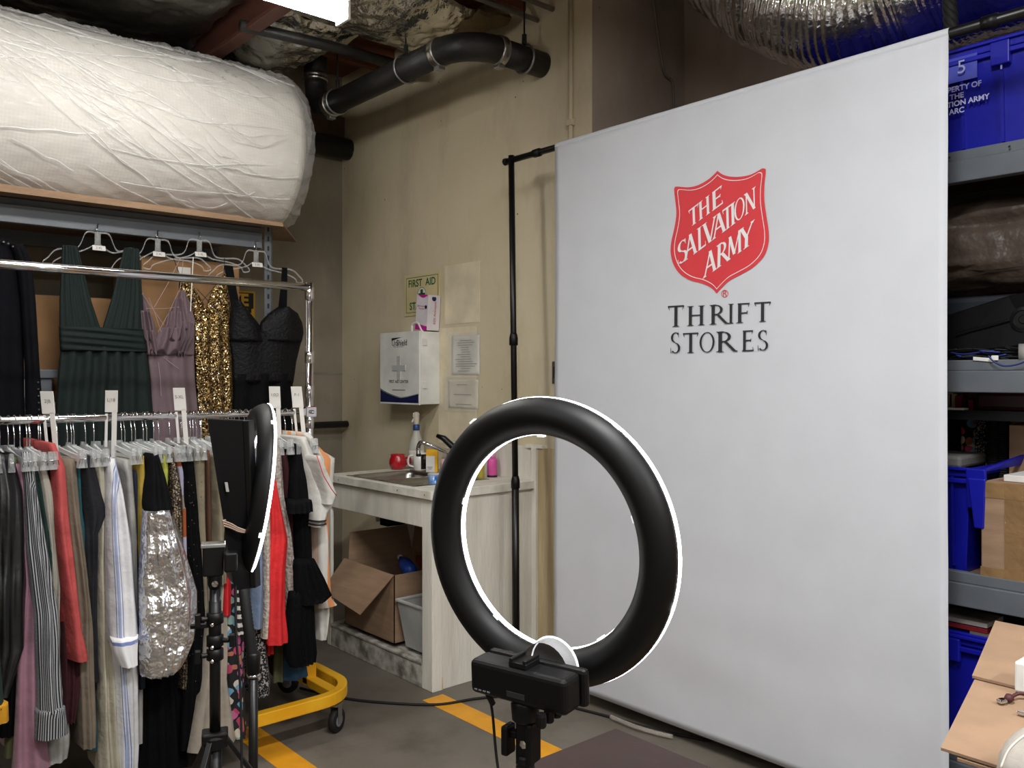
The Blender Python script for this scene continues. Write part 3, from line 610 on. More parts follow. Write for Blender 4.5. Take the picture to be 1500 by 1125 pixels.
tripod(S3, sx, sy, hz-.01, .42, -.35)
obj('hanging_cable', MB().tube(bez([at(345, 838, d=1.95), at(346, 930, d=1.93), at(352, 1010, d=1.92), at(354, 1125, d=1.90), at(352, 1260, d=1.9)], 8), .0028, 6), M['rubber'], smooth=True, label='thin black cable hanging between the two light stand poles', cat='cable')

# ================================================================ sink counter
SX0, SX1, SY0, SY1, SH_ = 2.285, 2.93, 3.17, 4.12, .905
sk = thing('sink_cabinet', 'white painted plywood sink cabinet standing open against the cream wall', 'cabinet', ((SX0+SX1)/2, (SY0+SY1)/2, 0))
W = M['wood']
obj('side_panel', MB().box((SX0+.012, SY0, 0), (SX1-.002, SY0+.018, SH_-.02)), W, sk, bevel=.002)
obj('side_panel', MB().box((SX0+.012, SY1-.02, 0), (SX1-.002, SY1-.002, .11)), W, sk)
obj('side_rail', MB().box((SX0+.3, SY1-.02, .62), (SX1-.002, SY1-.002, .74)), W, sk)
obj('corner_post', MB().box((SX0, SY0-.004, 0), (SX0+.018, SY0+.075, SH_-.02)), W, sk, bevel=.003)
obj('corner_post', MB().box((SX0+.001, SY0-.006, 0), (SX0+.055, SY0-.0, SH_-.02)), W, sk, bevel=.002)
obj('corner_post', MB().box((SX0, SY1-.04, 0), (SX0+.018, SY1, SH_-.02)), W, sk, bevel=.003)
obj('top_rail', MB().box((SX0, SY0+.075, .735), (SX0+.018, SY1-.04, SH_-.02)), W, sk, bevel=.003)
dirtw = mat('scuffed white paint', 'bdbab0', .7, col2='6a655b', vs=14, bump=.3)
obj('bottom_rail', MB().box((SX0, SY0+.075, 0), (SX0+.018, SY1-.04, .105)), dirtw, sk, bevel=.003)
obj('bottom_shelf', MB().box((SX0+.018, SY0+.018, .085), (SX1-.004, SY1-.02, .10)), dirtw, sk)
obj('ledge_strip', MB().box((SX0-.004, SY0+.075, .105), (SX0+.03, SY1-.04, .118)), dirtw, sk, bevel=.003)
obj('back_board', MB().box((SX1-.03, SY0+.018, .46), (SX1-.004, SY1+.35, .60)), W, sk, bevel=.003)
obj('back_board', MB().box((SX1-.03, SY0+.018, .12), (SX1-.004, SY1+.35, .30)), W, sk, bevel=.003)
edge = mat('counter edge paint', 'd8d6cc', .5, col2='c4c1b4', vs=15, bump=.25, bs=40)
ct = MB(); a0, a1, b0, b1 = SX0+.05, SX1-.20, SY0+.20, SY1-.14
ct.box((SX0-.012, SY0-.014, SH_-.02), (a0, SY1+.01, SH_)).box((a1, SY0-.014, SH_-.02), (SX1-.001, SY1+.01, SH_)).box((a0, SY0-.014, SH_-.02), (a1, b0, SH_)).box((a0, b1, SH_-.02), (a1, SY1+.01, SH_))
obj('countertop', ct, edge, sk)
obj('counter_edge', MB().box((SX0-.018, SY0-.014, SH_-.035), (SX0-.012, SY1+.01, SH_+.004)).box((SX0-.018, SY0-.02, SH_-.035), (SX1-.001, SY0-.014, SH_+.004)), edge, sk, bevel=.002)
obj('back_splash', MB().box((SX1-.016, SY0-.01, SH_), (SX1-.002, SY0+.45, SH_+.17)), W, sk, bevel=.002)
for k in range(9):
    yy = SY0+.03+k*.11; obj('nail', MB().lathe((SX0-.0185, yy, SH_-.016), [(.0035, 0), (.003, .0012)], 8, (-1, 0, 0)), M['pipe'], sk) if k in (0, 2, 7) else None
sb = thing('stainless_sink', 'double bowl stainless steel sink set into the white counter', 'sink', ((a0+a1)/2, (b0+b1)/2, SH_-.16))
def bowl(x0, y0_, x1, y1_, dz):
    b = MB(); rings_ = []
    def rr(x0, y0_, x1, y1_, r, z):
        P = []
        for cx_, cy_, s in ((x1-r, y1_-r, 0), (x0+r, y1_-r, 1), (x0+r, y0_+r, 2), (x1-r, y0_+r, 3)):
            for k in range(6): a_ = (s+k/5)*PI/2; P.append(Vector((cx_+r*math.cos(a_), cy_+r*math.sin(a_), z)))
        return P
    rings_ = [rr(x0-.012, y0_-.012, x1+.012, y1_+.012, .05, SH_+.003), rr(x0, y0_, x1, y1_, .045, SH_+.001), rr(x0+.006, y0_+.006, x1-.006, y1_-.006, .045, SH_-.02), rr(x0+.012, y0_+.012, x1-.012, y1_-.012, .05, SH_-dz+.02), rr(x0+.04, y0_+.04, x1-.04, y1_-.04, .04, SH_-dz)]
    b.rings(rings_, True, False, True)
    o = obj('bowl', b, M['steel'], sb, smooth=True)
    obj('drain', MB().lathe(((x0+x1)/2, (y0_+y1_)/2, SH_-dz+.001), [(.03, 0), (.028, .002), (.01, .0025)], 14), M['chrome'], o, smooth=True)
ym = (b0+b1)/2-.02
bowl(a0+.015, ym+.02, a1-.01, b1-.01, .15); bowl(a0+.015, b0+.01, a1-.01, ym-.02, .15)
obj('rim', MB().box((a0-.008, ym-.02, SH_-.001), (a1+.008, ym+.02, SH_+.003)).box((a0-.01, b0-.01, SH_), (a0+.008, b1+.01, SH_+.003)).box((a1-.004, b0-.01, SH_), (a1+.05, b1+.01, SH_+.003)), M['steel'], sb, bevel=.001)
# faucet
fc = thing('faucet', 'chrome single spout faucet reaching over the sink', 'faucet', (a1+.03, 3.50, SH_))
fb = Vector((a1+.03, 3.50, SH_))
tip = at(613, 657, x=2.52)
obj('faucet_base', MB().lathe(fb, [(.03, 0), (.03, .012), (.022, .02), (.02, .07), (.018, .08)], 16), M['chrome'], fc, smooth=True)
zz = at(640, 655, x=2.6).z
obj('spout', MB().tube(bez([fb+Z*.055, at(668, 668, x=2.70), at(650, 660, x=2.62), at(630, 652, x=2.55), at(617, 648, x=2.52), tip+Z*.005, tip-Z*.03], 6), [.016]*6+[.014]*6+[.012]*6+[.011]*19, 12), M['chrome'], fc, smooth=True)
obj('lever', MB().tube([fb+Z*.08, at(650, 642, x=2.68), at(640, 638, x=2.66)], [.02, .016, .010], 12), M['satin'], fc, smooth=True)
obj('aerator', MB().lathe(tip-Z*.04, [(.011, 0), (.013, .003), (.013, .014)], 12), M['satin'], fc, smooth=True)
# plumbing under
dr = thing('sink_drain_trap', 'brass coloured drain trap pipe under the sink', 'pipe', (2.72, 3.6, .45))
brass = mat('tarnished brass', '6b5c46', .45, metal=.6, bump=.2)
obj('trap_pipe', MB().tube(bez([(2.66, 3.66, .74), (2.66, 3.66, .55), (2.67, 3.64, .47), (2.72, 3.56, .45), (2.80, 3.42, .46)], 8), .022, 14), brass, dr, smooth=True)
for z in (.60, .53): obj('slip_nut', MB().lathe((2.66, 3.66, z), [(.024, 0), (.03, .004), (.03, .022), (.024, .026)], 10), brass, dr)
obj('small_black_box', MB().box((2.60, 4.02, .60), (2.72, 4.10, .74)), M['black'], bevel=.006, label='small black disposal box fixed under the sink', cat='box')
# cardboard box below
cb_ = thing('open_cardboard_box', 'brown open cardboard box with a bent flap under the sink', 'box', (2.55, 3.78, .118))
bx0, bx1, by0, by1, bz0, bz1 = 2.335, 2.76, 3.55, 4.02, .12, .455; T = .004
obj('box_wall', MB().box((bx0, by0, bz0), (bx1, by0+T, bz1)).box((bx0, by1-T, bz0), (bx1, by1, bz1)).box((bx0, by0, bz0), (bx0+T, by1, bz1)).box((bx1-T, by0, bz0), (bx1, by1, bz1)).box((bx0, by0, bz0), (bx1, by1, bz0+T)), M['card'], cb_)
def slab(name, q, th, m, parent, **k):
    q = [Vector(p) for p in q]; n_ = (q[1]-q[0]).cross(q[3]-q[0]).normalized()*th
    return obj(name, MB().hexa([p for p in q]+[p+n_ for p in q]), m, parent, **k)
slab('flap', [(bx0, by0, bz1), (bx0, by1, bz1+.01), (bx0-.13, by1-.0, bz1-.14), (bx0-.13, by0+.10, bz1-.19)], .004, M['card'], cb_)
slab('flap', [(bx1, by0, bz1), (bx1, by1, bz1), (bx1+.02, by1, bz1+.13), (bx1+.02, by0, bz1+.13)], .004, M['card'], cb_)
slab('flap', [(bx0+.02, by1, bz1), (bx1, by1, bz1), (bx1-.02, by1+.02, bz1+.14), (bx0+.04, by1+.02, bz1+.14)], .004, M['card'], cb_)
for (x, y, z, r, m, lab) in ((2.50, 3.72, .43, .035, 'blue', 'blue plastic bottle lying in the open cardboard box'), (2.62, 3.74, .42, .03, None, 'dark red bag in the open cardboard box')):
    o = thing('boxed_bottle' if m else 'boxed_bag', lab, 'bottle' if m else 'bag', (x, y, z-r))
    obj('bottle_body' if m else 'bag_body', MB().lathe((x, y-.08, z), [(.01, 0), (r, .02), (r*1.05, .10), (r*.8, .15), (r*.35, .17), (r*.35, .19)], 14, (.3, 1, .2)), mat('dull '+('blue' if m else 'red')+' plastic', '22449c' if m else '7a2420', .4, bump=.3, bs=30), o, smooth=True)
    obj('cap' if m else 'bag_knot', MB().lathe((x+.055, y+.10, z+.036), [(.014, 0), (.014, .02)], 12, (.3, 1, .2)), M['white'] if m else M['cardd'] , o)
tb = thing('clear_plastic_bin', 'translucent plastic bin on the cabinet floor beside the cardboard box', 'bin', (2.43, 3.38, .118))
cl2 = clear('cloudy plastic', 'c8cac8', .45, .3, .1)
x0, x1, y0_, y1_ = 2.33, 2.58, 3.27, 3.515
b = MB(); b.rings([[Vector((lerp(x0, x1, sx_)+dx*k, lerp(y0_, y1_, sy_)+dy*k, z)) for sx_, sy_, dx, dy in ((0, 0, 1, 1), (1, 0, -1, 1), (1, 1, -1, -1), (0, 1, 1, -1))] for z, k in ((.122, .03), (.34, 0))], True, True, False)
obj('bin_body', b, cl2, tb, solid=.002); obj('bin_rim', MB().box((x0-.008, y0_-.008, .338), (x0+.004, y1_+.008, .35)).box((x1-.004, y0_-.008, .338), (x1+.008, y1_+.008, .35)).box((x0, y0_-.008, .338), (x1, y0_+.004, .35)).box((x0, y1_-.004, .338), (x1, y1_+.008, .35)), mat('plastic rim', 'b4b6b4', .4), tb, bevel=.002)
# ---- things on the counter
def lathe_thing(name, label, cat, p, parts):
    t = thing(name, label, cat, p)
    for nm, prof, m in parts: obj(nm, MB().lathe(p, prof, 22), m, t, smooth=True)
    return t
Zc = SH_+.0005
def on(u, v, z=Zc): return at(u, v, z=z)
redm = mat('red glaze', 'a81520', .15, coat=.5); 
p = Vector((2.70, 4.068, Zc))
t = lathe_thing('red_mug', 'round red mug on the counter left of the spray bottle', 'mug', p, [('mug_body', [(.026, 0), (.043, .012), (.050, .035), (.048, .055), (.040, .072), (.041, .085), (.038, .083), (.036, .07), (.044, .05), (.03, .01)], redm)])
obj('handle', MB().tube(bez([p+RT*.044+Z*.065, p+RT*.068+Z*.062, p+RT*.066+Z*.035, p+RT*.046+Z*.03], 6), .006, 8), redm, t, smooth=True)
p = Vector((2.835, 4.082, Zc))
bt = clear('frosted bottle', 'c6c6bc', .62, .35, .1)
t = lathe_thing('spray_bottle', 'translucent spray bottle with blue collar behind the mugs', 'bottle', p, [('bottle_body', [(.03, 0), (.042, .004), (.044, .05), (.044, .11), (.040, .135), (.026, .175), (.018, .205), (.014, .215)], bt), ('label_band', [(.0447, .03), (.0447, .10)], mat('paper label', 'c9c6b8', .7)), ('blue_collar', [(.017, .213), (.019, .218), (.019, .243), (.014, .247)], mat('blue collar', '20407a', .4))])
obj('spray_head', MB().lathe(p, [(.012, .245), (.015, .255), (.017, .28), (.018, .305), (.012, .318)], 12).obox(p+Z*.30-RT*.004-FW*.0, RT*.016, FW*.01, Z*.012), mat('cream spray head', 'c9bfae', .5), t, bevel=.003)
obj('trigger', MB().tube([p+Z*.285-RT*.012, p+Z*.26-RT*.025], .005, 8), M['white'], t)
p = Vector((2.775, 3.955, Zc))
ptn = mat('white glaze', 'dcdad6', .2, coat=.4)
t = lathe_thing('white_mug', 'white mug with dark printed band beside the red mug', 'mug', p, [('mug_body', [(.034, 0), (.039, .004), (.039, .095), (.036, .095), (.034, .01)], ptn)])
obj('printed_band', MB().rings([[p+(RT*math.cos(a_)-FW*math.sin(a_))*.0395+Z*z for a_ in [-.2+k*1.6/10 for k in range(11)]] for z in (.008, .09)], closed=False), voro('mug print', ['1a1a1e', '2b2422', '141416', '6a6258'], 60, .3), t)
obj('handle', MB().tube(bez([p-RT*.036+Z*.08, p-RT*.064+Z*.075, p-RT*.066+Z*.03, p-RT*.036+Z*.018], 6), .0055, 8), ptn, t, smooth=True)
p = at(633, 690, d=4.70); p.z = Zc; t = thing('yellow_white_carton', 'small yellow and white carton on the counter beside the white mug', 'carton', p)
obj('carton_body', MB().obox(p+Z*.062, RT*.031, FW*.018, Z*.062), mat('yellow carton', 'e8ae1c', .5), t, bevel=.001)
obj('white_label', MB().obox(p+Z*.045-FW*.0185-RT*.008, RT*.0235, FW*.0006, Z*.044), mat('carton white', 'd9d7d3', .5), t)
for k in range(3): obj('print_line', MB().obox(p+Z*(.03-.006*k)-FW*.0194-RT*.010, RT*(.016-.004*k), FW*.0002, Z*.0009), M['ink'], t)
p = at(637, 700, x=2.50); p.z = SH_-.055
t = lathe_thing('blue_cup', 'blue and clear plastic cup standing in the near sink bowl', 'cup', p, [('cup_body', [(.026, 0), (.030, .005), (.034, .095), (.031, .095), (.027, .01)], mat('blue can', '2c5fa8', .25, col2='9fb6cc', vs=18, metal=.2)), ('rim', [(.034, .093), (.036, .098), (.032, .1)], M['clear'])])
p = on(652, 694); t = lathe_thing('red_white_can', 'red and white can at the sink rim half hidden by the ring', 'can', p, [('can_body', [(.024, 0), (.026, .004), (.026, .075), (.022, .082)], mat('red white can', 'b0202c', .3, col2='d8c8c4', vs=25)), ('lid', [(.022, .0825), (.02, .083)], M['steel'])])
# bag behind faucet
p = on(664, 676); p = Vector((2.84, 3.70, Zc)); b = MB()
b.rings([[p+Vector((math.cos(a_)*r_*.6, math.sin(a_)*r_, z))*(1+.14*noise.noise(Vector((math.cos(a_)*2, math.sin(a_)*2, z*20)))) for a_ in [k*2*PI/22 for k in range(22)]] for z, r_ in ((0, .07), (.03, .10), (.08, .105), (.13, .09), (.165, .05), (.172, .01))])
t = thing('plastic_bag', 'crumpled clear plastic bag of supplies behind the faucet', 'bag', p); obj('bag_skin', b, clear('bag film', 'cfc8bc', .45, .2, .8, 25), t); obj('bag_contents', MB().lathe(p+Z*.004, [(.04, 0), (.05, .03), (.045, .09), (.02, .11)], 12), M['cardd'], t)
p = on(721, 698.5); pk = mat('pink plastic', 'd0559c', .3)
t = lathe_thing('pink_bottle', 'tall pink bottle on the counter seen through the ring', 'bottle', p, [('bottle_body', [(.022, 0), (.026, .004), (.026, .085), (.02, .10)], pk), ('cap', [(.018, .10), (.018, .122)], mat('pink cap', 'd88ab8', .4)), ('base_band', [(.0265, .0), (.0265, .01)], M['ink'])])
p = on(704, 700); t = lathe_thing('amber_bottle', 'small yellow green bottle left of the pink bottle', 'bottle', p, [('bottle_body', [(.018, 0), (.02, .004), (.02, .07), (.01, .085)], mat('amber plastic', 'a8983a', .3)), ('cap', [(.009, .085), (.009, .1)], M['white'])])
p = on(733, 694); t = lathe_thing('yellow_bottle', 'slim yellow bottle right of the pink bottle', 'bottle', p, [('bottle_body', [(.018, 0), (.021, .004), (.021, .09), (.012, .105)], mat('yellow plastic', 'd8c22a', .35)), ('cap', [(.010, .105), (.010, .125)], M['white'])])
p = on(745, 695); t = thing('black_bracket_tool', 'small black plastic tool on the counter beside the yellow bottle', 'tool', p)
obj('tool_body', MB().obox(p+Z*.010, Y*.04, X*.015, Z*.010).obox(p+Z*.024-Y*.03, Y*.012, X*.012, Z*.012), M['black'], t, bevel=.003)
obj('tool_prong', MB().obox(p+Z*.026+Y*.02, Y*.006, X*.010, Z*.014), M['black'], t, bevel=.002)
# ---- first aid cabinet
fa = thing('first_aid_cabinet', 'white metal first aid cabinet with navy swoosh on the cream wall', 'cabinet', (2.86, 4.18, 1.27))
cx0, cy0, cy1, cz0, cz1 = 2.785, 3.985, 4.385, 1.268, 1.680
obj('cabinet_body', MB().box((cx0+.012, cy0, cz0), (WX-.001, cy1, cz1)), M['white'], fa, bevel=.004)
dr_ = obj('door', MB().box((cx0, cy0-.003, cz0-.003), (cx0+.011, cy1+.002, cz1+.002)), M['white'], fa, bevel=.003)
obj('handle', MB().tube(bez([(2.84, 4.13, cz1), (2.84, 4.125, cz1+.045), (2.84, 4.07, cz1+.05), (2.84, 4.03, cz1)], 6), .008, 8), M['white'], fa, smooth=True)
for z in (cz0+.09, cz1-.08): obj('hinge', MB().box((cx0+.02, cy0-.008, z), (cx0+.05, cy0-.002, z+.04)), M['white'], fa, bevel=.002)
def fp(s, t, o=.0008): return Vector((cx0-o, lerp(cy1, cy0, s), lerp(cz0, cz1, t)))
navy = mat('navy print', '141a48', .4); grn = mat('green print', '1f6b3a', .4)
def sw(s, k): return .2-k-.13*math.sin(min(1, s*1.25)*PI/2)**.8+.075*max(0, s-.55)/.45
N_ = 20; b = MB(); b.add([fp(.01+.98*i/N_, .02) for i in range(N_+1)]+[fp(.01+.98*i/N_, sw(i/N_, 0)) for i in range(N_+1)], [(i+1, i, N_+1+i, N_+2+i) for i in range(N_)]); obj('navy_swoosh', b, navy, dr_)
b = MB(); b.add([fp(.01+.98*i/N_, sw(i/N_, -.004), .001) for i in range(N_+1)]+[fp(.01+.98*i/N_, sw(i/N_, -.018+.012*i/N_), .001) for i in range(N_+1)], [(i+1, i, N_+1+i, N_+2+i) for i in range(N_)]); obj('green_swoosh', b, grn, dr_)
b = MB(); b.add([fp(.31, .925), fp(.31, .885), fp(.56, .93), fp(.68, .935)], [(0, 1, 2, 3)]); obj('logo_wedge', b, M['ink'], dr_)
text('Uni', .046, M['ink'], fp(.395, .85), (0, -1, 0), Z, dr_, bold=.0); text('Shield', .046, M['ink'], fp(.575, .85), (0, -1, 0), Z, dr_, bold=.0006); text('FIRST AID & SAFETY', .013, MATS['grey print'], fp(.50, .80), (0, -1, 0), Z, dr_)
text('FIRST AID CENTER', .024, M['ink'], fp(.49, .31), (0, -1, 0), Z, dr_, bold=.0004); obj('print_line', MB().add([fp(.33, .187), fp(.66, .187), fp(.66, .20), fp(.33, .20)], [(0, 1, 2, 3)]), MATS['grey print'], dr_)
def cross(x0, x1, yc, zc, a_, b_):
    P = [(a_, b_), (a_, a_), (b_, a_), (b_, -a_), (a_, -a_), (a_, -b_), (-a_, -b_), (-a_, -a_), (-b_, -a_), (-b_, a_), (-a_, a_), (-a_, b_)]
    return MB().rings([[Vector((x, yc+p[0], zc+p[1])) for p in P] for x in (x1, x0)])
obj('embossed_cross', cross(cx0-.004, cx0+.001, 4.185, 1.475, .017, .070), mat('light grey enamel', 'b4b6b6', .35), dr_, bevel=.0015)
# glove box on top
g = at(623, 480, x=2.83); g.z = cz1+.003
gy = 3.985
gb = thing('glove_box', 'pink and white carton leaning on top of the first aid cabinet', 'box', (2.84, 4.04, cz1+.003))
tilt = Matrix.Rotation(.09, 3, 'X')
def G(x, y, z): return Vector((2.838, gy, cz1+.006))+tilt @ Vector((x, y, z))
wb = mat('carton print white', 'd8d2d8', .5)
obj('carton', MB().hexa([G(0, 0, 0), G(.085, 0, 0), G(.085, .115, 0), G(0, .115, 0), G(0, 0, .20), G(.085, 0, .20), G(.085, .115, .20), G(0, .115, .20)]), wb, gb, bevel=.001)
mg = mat('magenta print', 'b8178a', .5)
b = MB(); b.add([G(-.0008, .115-.115*i/8, 0) for i in range(9)]+[G(-.0008, .115-.115*i/8, .045-.022*math.sin(i/8*PI/2)) for i in range(9)], [(i+1, i, 9+i, 10+i) for i in range(8)]); obj('magenta_wave', b, mg, gb)
b = MB(); b.add([G(-.0008, .10-.10*i/8, .2) for i in range(9)]+[G(-.0008, .10-.10*i/8, .2-.018*math.sin(i/8*PI)) for i in range(9)], [(i, i+1, 10+i, 9+i) for i in range(8)]); obj('magenta_wave', b, mg, gb)
ex = tilt @ Vector((0, -1, 0)); ez = tilt @ Z
text('BZK Antiseptic', .014, mat('red ink', 'b03848', .5), G(-.001, .06, .135), ex, ez, gb); text('Towelettes', .013, MATS['red ink'], G(-.001, .06, .12), ex, ez, gb)
text('BZK Antiseptic', .021, MATS['red ink'], G(.05, -.001, .10), ez, -X, gb)
for (x, y, z) in ((-.001, .018, .13), ):
    obj('round_mark', MB().lathe(G(x, y, z), [(.011, 0), (.011, .0004)], 14, -X), navy, gb)
obj('round_mark', MB().lathe(G(.04, -.0005, .18), [(.015, 0), (.015, .0004)], 14, -Y), navy, gb)
# ---- first aid station sign
s0 = at(593, 435, x=WX-.004); s1 = at(645, 430, x=WX-.004); zt_ = at(645, 396, x=WX-.004).z; zb = at(645, 459, x=WX-.004).z
sg = thing('first_aid_sign', 'pale yellow first aid station sign with green cross on the cream wall', 'sign', (WX-.004, (s0.y+s1.y)/2, zb))
obj('sign_plate', MB().box((WX-.006, s1.y, zb), (WX-.002, s0.y, zt_)), mat('pale yellow enamel', 'd0c49a', .45, col2='c6b98c'), sg, bevel=.001)
gm = mat('sign green', '1d5a2c', .5); o_ = .0068; m0 = .018
fr_ = MB(); yy0, yy1, z0, z1 = s1.y+m0, s0.y-m0, zb+m0, zt_-m0
for a_, b_ in (((yy0, z0), (yy1, z0+.003)), ((yy0, z1-.003), (yy1, z1)), ((yy0, z0), (yy0+.003, z1)), ((yy1-.003, z0), (yy1, z1))): fr_.box((WX-o_, a_[0], a_[1]), (WX-.006, b_[0], b_[1]))
obj('green_border', fr_, gm, sg); ymid = (s0.y+s1.y)/2; zm = (zb+zt_)/2-.006
text('FIRST  AID', .060, gm, (WX-.007, ymid, zt_-.056), (0, -1, 0), Z, sg, bold=.0012); text('STATION', .060, gm, (WX-.007, ymid-.0, zb+.055), (0, -1, 0), Z, sg, bold=.0012)
obj('white_disc', MB().lathe((WX-.0062, ymid, zm), [(.046, 0), (.046, .0004)], 30, (-1, 0, 0)), M['white'], sg)
obj('disc_ring', MB().rings([[Vector((WX-.0072, ymid+math.cos(a_)*r_, zm+math.sin(a_)*r_)) for a_ in [k*2*PI/30 for k in range(30)]] for r_ in (.043, .046)], True, False, False), gm, sg)
obj('green_cross', cross(WX-.0076, WX-.007, ymid, zm, .012, .034), gm, sg)
# ---- papers
def paper(name, label, u0, u1, v0, v1, off, col, lines, alpha=None):
    a = at(u0, (v0+v1)/2, x=WX-off); b_ = at(u1, (v0+v1)/2, x=WX-off); uu = (u0+u1)/2
    zt2 = at(uu, v0, x=WX-off).z; zb2 = at(uu, v1, x=WX-off).z
    t = thing(name, label, 'notice', (WX-off, (a.y+b_.y)/2, zb2))
    def fn(s, q): return Vector((WX-off-.004*noise.noise(Vector((s*4, q*4, off*900)))-.002, lerp(b_.y, a.y, s), lerp(zb2, zt2, q)))
    obj('paper_sheet', MB().grid(fn, 10, 12), mat(name+' paper', col, .6, bump=.1), t, smooth=True, solid=.001)
    for k in range(lines):
        zz = lerp(zt2-.03, zb2+.02, k/max(1, lines-1)); L_ = R0.uniform(.3, .85); yc = lerp(b_.y, a.y, R0.uniform(.45, .55))
        obj('print_line', MB().box((WX-off-.0078, yc-(a.y-b_.y)*.45*L_, zz), (WX-off-.0075, yc+(a.y-b_.y)*.45*L_, zz+.003)), MATS['grey print'], t)
    def fs(s, q): return Vector((WX-off-.010-.003*noise.noise(Vector((s*6, q*6, 3+off*900))), lerp(b_.y-.012, a.y+.02, s), lerp(zb2-.015, zt2+.02, q)))
    obj('plastic_sleeve', MB().grid(fs, 14, 16), clear('sleeve film', 'f4f2ea', .06, .12, .6, 18), t, smooth=True)
paper('printed_notice', 'printed notice in a plastic sleeve beside the first aid cabinet, upper of two', 662, 703, 491, 549, .004, 'dad8d2', 14)
paper('faded_notice', 'faded blank notice taped below the printed notice, lower of two', 657, 701, 556, 598, .003, 'd2ccbc', 3)
# ---- wall plate beside banner
p = at(817, 546, x=WX)
t = thing('grey_wall_plate', 'small grey wall plate half hidden by the banner left edge', 'wall plate', (WX, p.y, p.z-.06))
obj('plate', MB().box((WX-.02, p.y-.05, p.z-.055), (WX, p.y+.022, p.z+.055)), mat('grey plate', '5c5e60', .4, metal=.4), t, bevel=.004)
obj('slot', MB().box((WX-.022, p.y-.002, p.z-.025), (WX-.0195, p.y+.008, p.z+.03)), M['ink'], t)
# ---- floor cable, bench
fcb = [at(440, 1008, z=.012), at(500, 1022, z=.006), at(560, 1029, z=.006), at(640, 1032, z=.006), at(700, 1023, z=.006), at(760, 1020, z=.006), at(830, 1034, z=.006), at(900, 1052, z=.006), at(960, 1069, z=.006), at(1030, 1083, z=.006), at(1110, 1098, z=.006), (2.55, .9, .006)]
obj('floor_cable', MB().tube(bez(fcb, 8), .006, 8), M['rubber'], smooth=True, label='black cable snaking across the floor towards the banner', cat='cable')
tp = MB(); cpts = bez([at(895, 1050, z=.016), at(930, 1064, z=.018), at(960, 1073, z=.016), at(985, 1079, z=.014)], 6)
obj('clear_tape', MB().tube(cpts, .0085, 8), clear('tape film', 'b8b0a4', .25, .1, .9, 60), label='crumpled clear tape stuck around the floor cable', cat='tape')
br = mat('brown laminate', '3a2c2a', .5, col2='322624', bump=.05)
c_ = at(902, 1066, z=.46); bX1, bY1 = c_.x, c_.y
t = thing('brown_bench', 'low dark brown bench top in the foreground under the ring light', 'bench', (bX1-.25, bY1-.35, 0))
obj('bench_top', MB().box((bX1-.46, bY1-.75, .435), (bX1, bY1, .46)), br, t, bevel=.004)
for x in (bX1-.43, bX1-.04):
    for y in (bY1-.72, bY1-.04): obj('leg', MB().box((x-.015, y-.015, 0), (x+.015, y+.015, .435)), M['satin'], t, bevel=.002)
obj('apron', MB().box((bX1-.44, bY1-.06, .38), (bX1-.02, bY1-.04, .435)).box((bX1-.04, bY1-.73, .38), (bX1-.02, bY1-.02, .435)), br, t)
# ================================================================ rolling rack
RY_, RZ1, RZ0, REX = 3.31, 1.80, 1.275, 1.752
rk = thing('rolling_clothes_rack', 'chrome double rail clothes rack on a yellow wheeled base', 'clothes rack', (1.0, RY_, 0))
RX0 = -.15
obj('top_rail', MB().tube([(RX0, RY_, RZ1), (REX, RY_, RZ1)], .0165, 16), M['chrome'], rk, smooth=True)
obj('lower_rail', MB().tube([(RX0, RY_, RZ0), (REX, RY_, RZ0)], .0135, 16), M['chrome'], rk, smooth=True)
for x in (REX, RX0):
    obj('upright', MB().tube([(x, RY_, .17), (x, RY_, RZ1+.02)], .0165, 16), M['chrome'], rk, smooth=True)
    for z in (RZ1-.05, 1.48, RZ0+.06, RZ0-.07): obj('joint_collar', MB().lathe((x, RY_, z), [(.017, 0), (.0195, .003), (.0195, .05), (.017, .053)], 16), M['chrome'], rk, smooth=True)
    obj('rail_clamp', MB().obox((x, RY_, RZ0), X*.026, Y*.020, Z*.024).obox((x-.03, RY_, RZ0), X*.012, Y*.017, Z*.017), M['chrome'], rk, bevel=.006, bseg=3)
    obj('clamp_bolt', MB().lathe((x+.0, RY_-.02, RZ0), [(.008, 0), (.008, .012), (.004, .014)], 8, (0, -1, 0)), M['chrome'], rk)
    sx = 1 if x > 0 else -1
    obj('upright_socket', MB().box((x-.022, RY_-.022, .13), (x+.022, RY_+.022, .22)), M['yellow'], rk, bevel=.004)
def ubase(sx, xe):
    pts = [Vector((xe-sx*.42, 3.05, .145))]+[Vector((xe-sx*.17, 3.05, .145))]
    for k in range(1, 9): a_ = k/9*PI/2; pts.append(Vector((xe-sx*.15+sx*.17*math.sin(a_), 3.05+.17*(1-math.cos(a_)), .145)))
    pts += [Vector((xe+sx*.02, 3.22+.18*j/3, .145)) for j in range(4)]
    for k in range(1, 9): a_ = k/9*PI/2; pts.append(Vector((xe-sx*.15+sx*.17*math.cos(a_), 3.40+.17*math.sin(a_), .145)))
    pts += [Vector((xe-sx*.17, 3.57, .145)), Vector((xe-sx*.42, 3.57, .145))]
    R = []
    for i, p in enumerate(pts):
        t = (pts[min(i+1, len(pts)-1)]-pts[max(0, i-1)]).normalized(); s_ = Vector((-t.y, t.x, 0))
        R.append([p+s_*.02-Z*.024, p-s_*.02-Z*.024, p-s_*.02+Z*.024, p+s_*.02+Z*.024])
    return MB().rings(R)
obj('base_frame', ubase(1, REX+.06), M['yellow'], rk, bevel=.004)
obj('base_frame', ubase(-1, RX0-.06), M['yellow'], rk, bevel=.004)
obj('cross_tube', MB().box((REX-.022, 3.07, .125), (REX+.022, 3.55, .16)), M['yellow'], rk, bevel=.003)
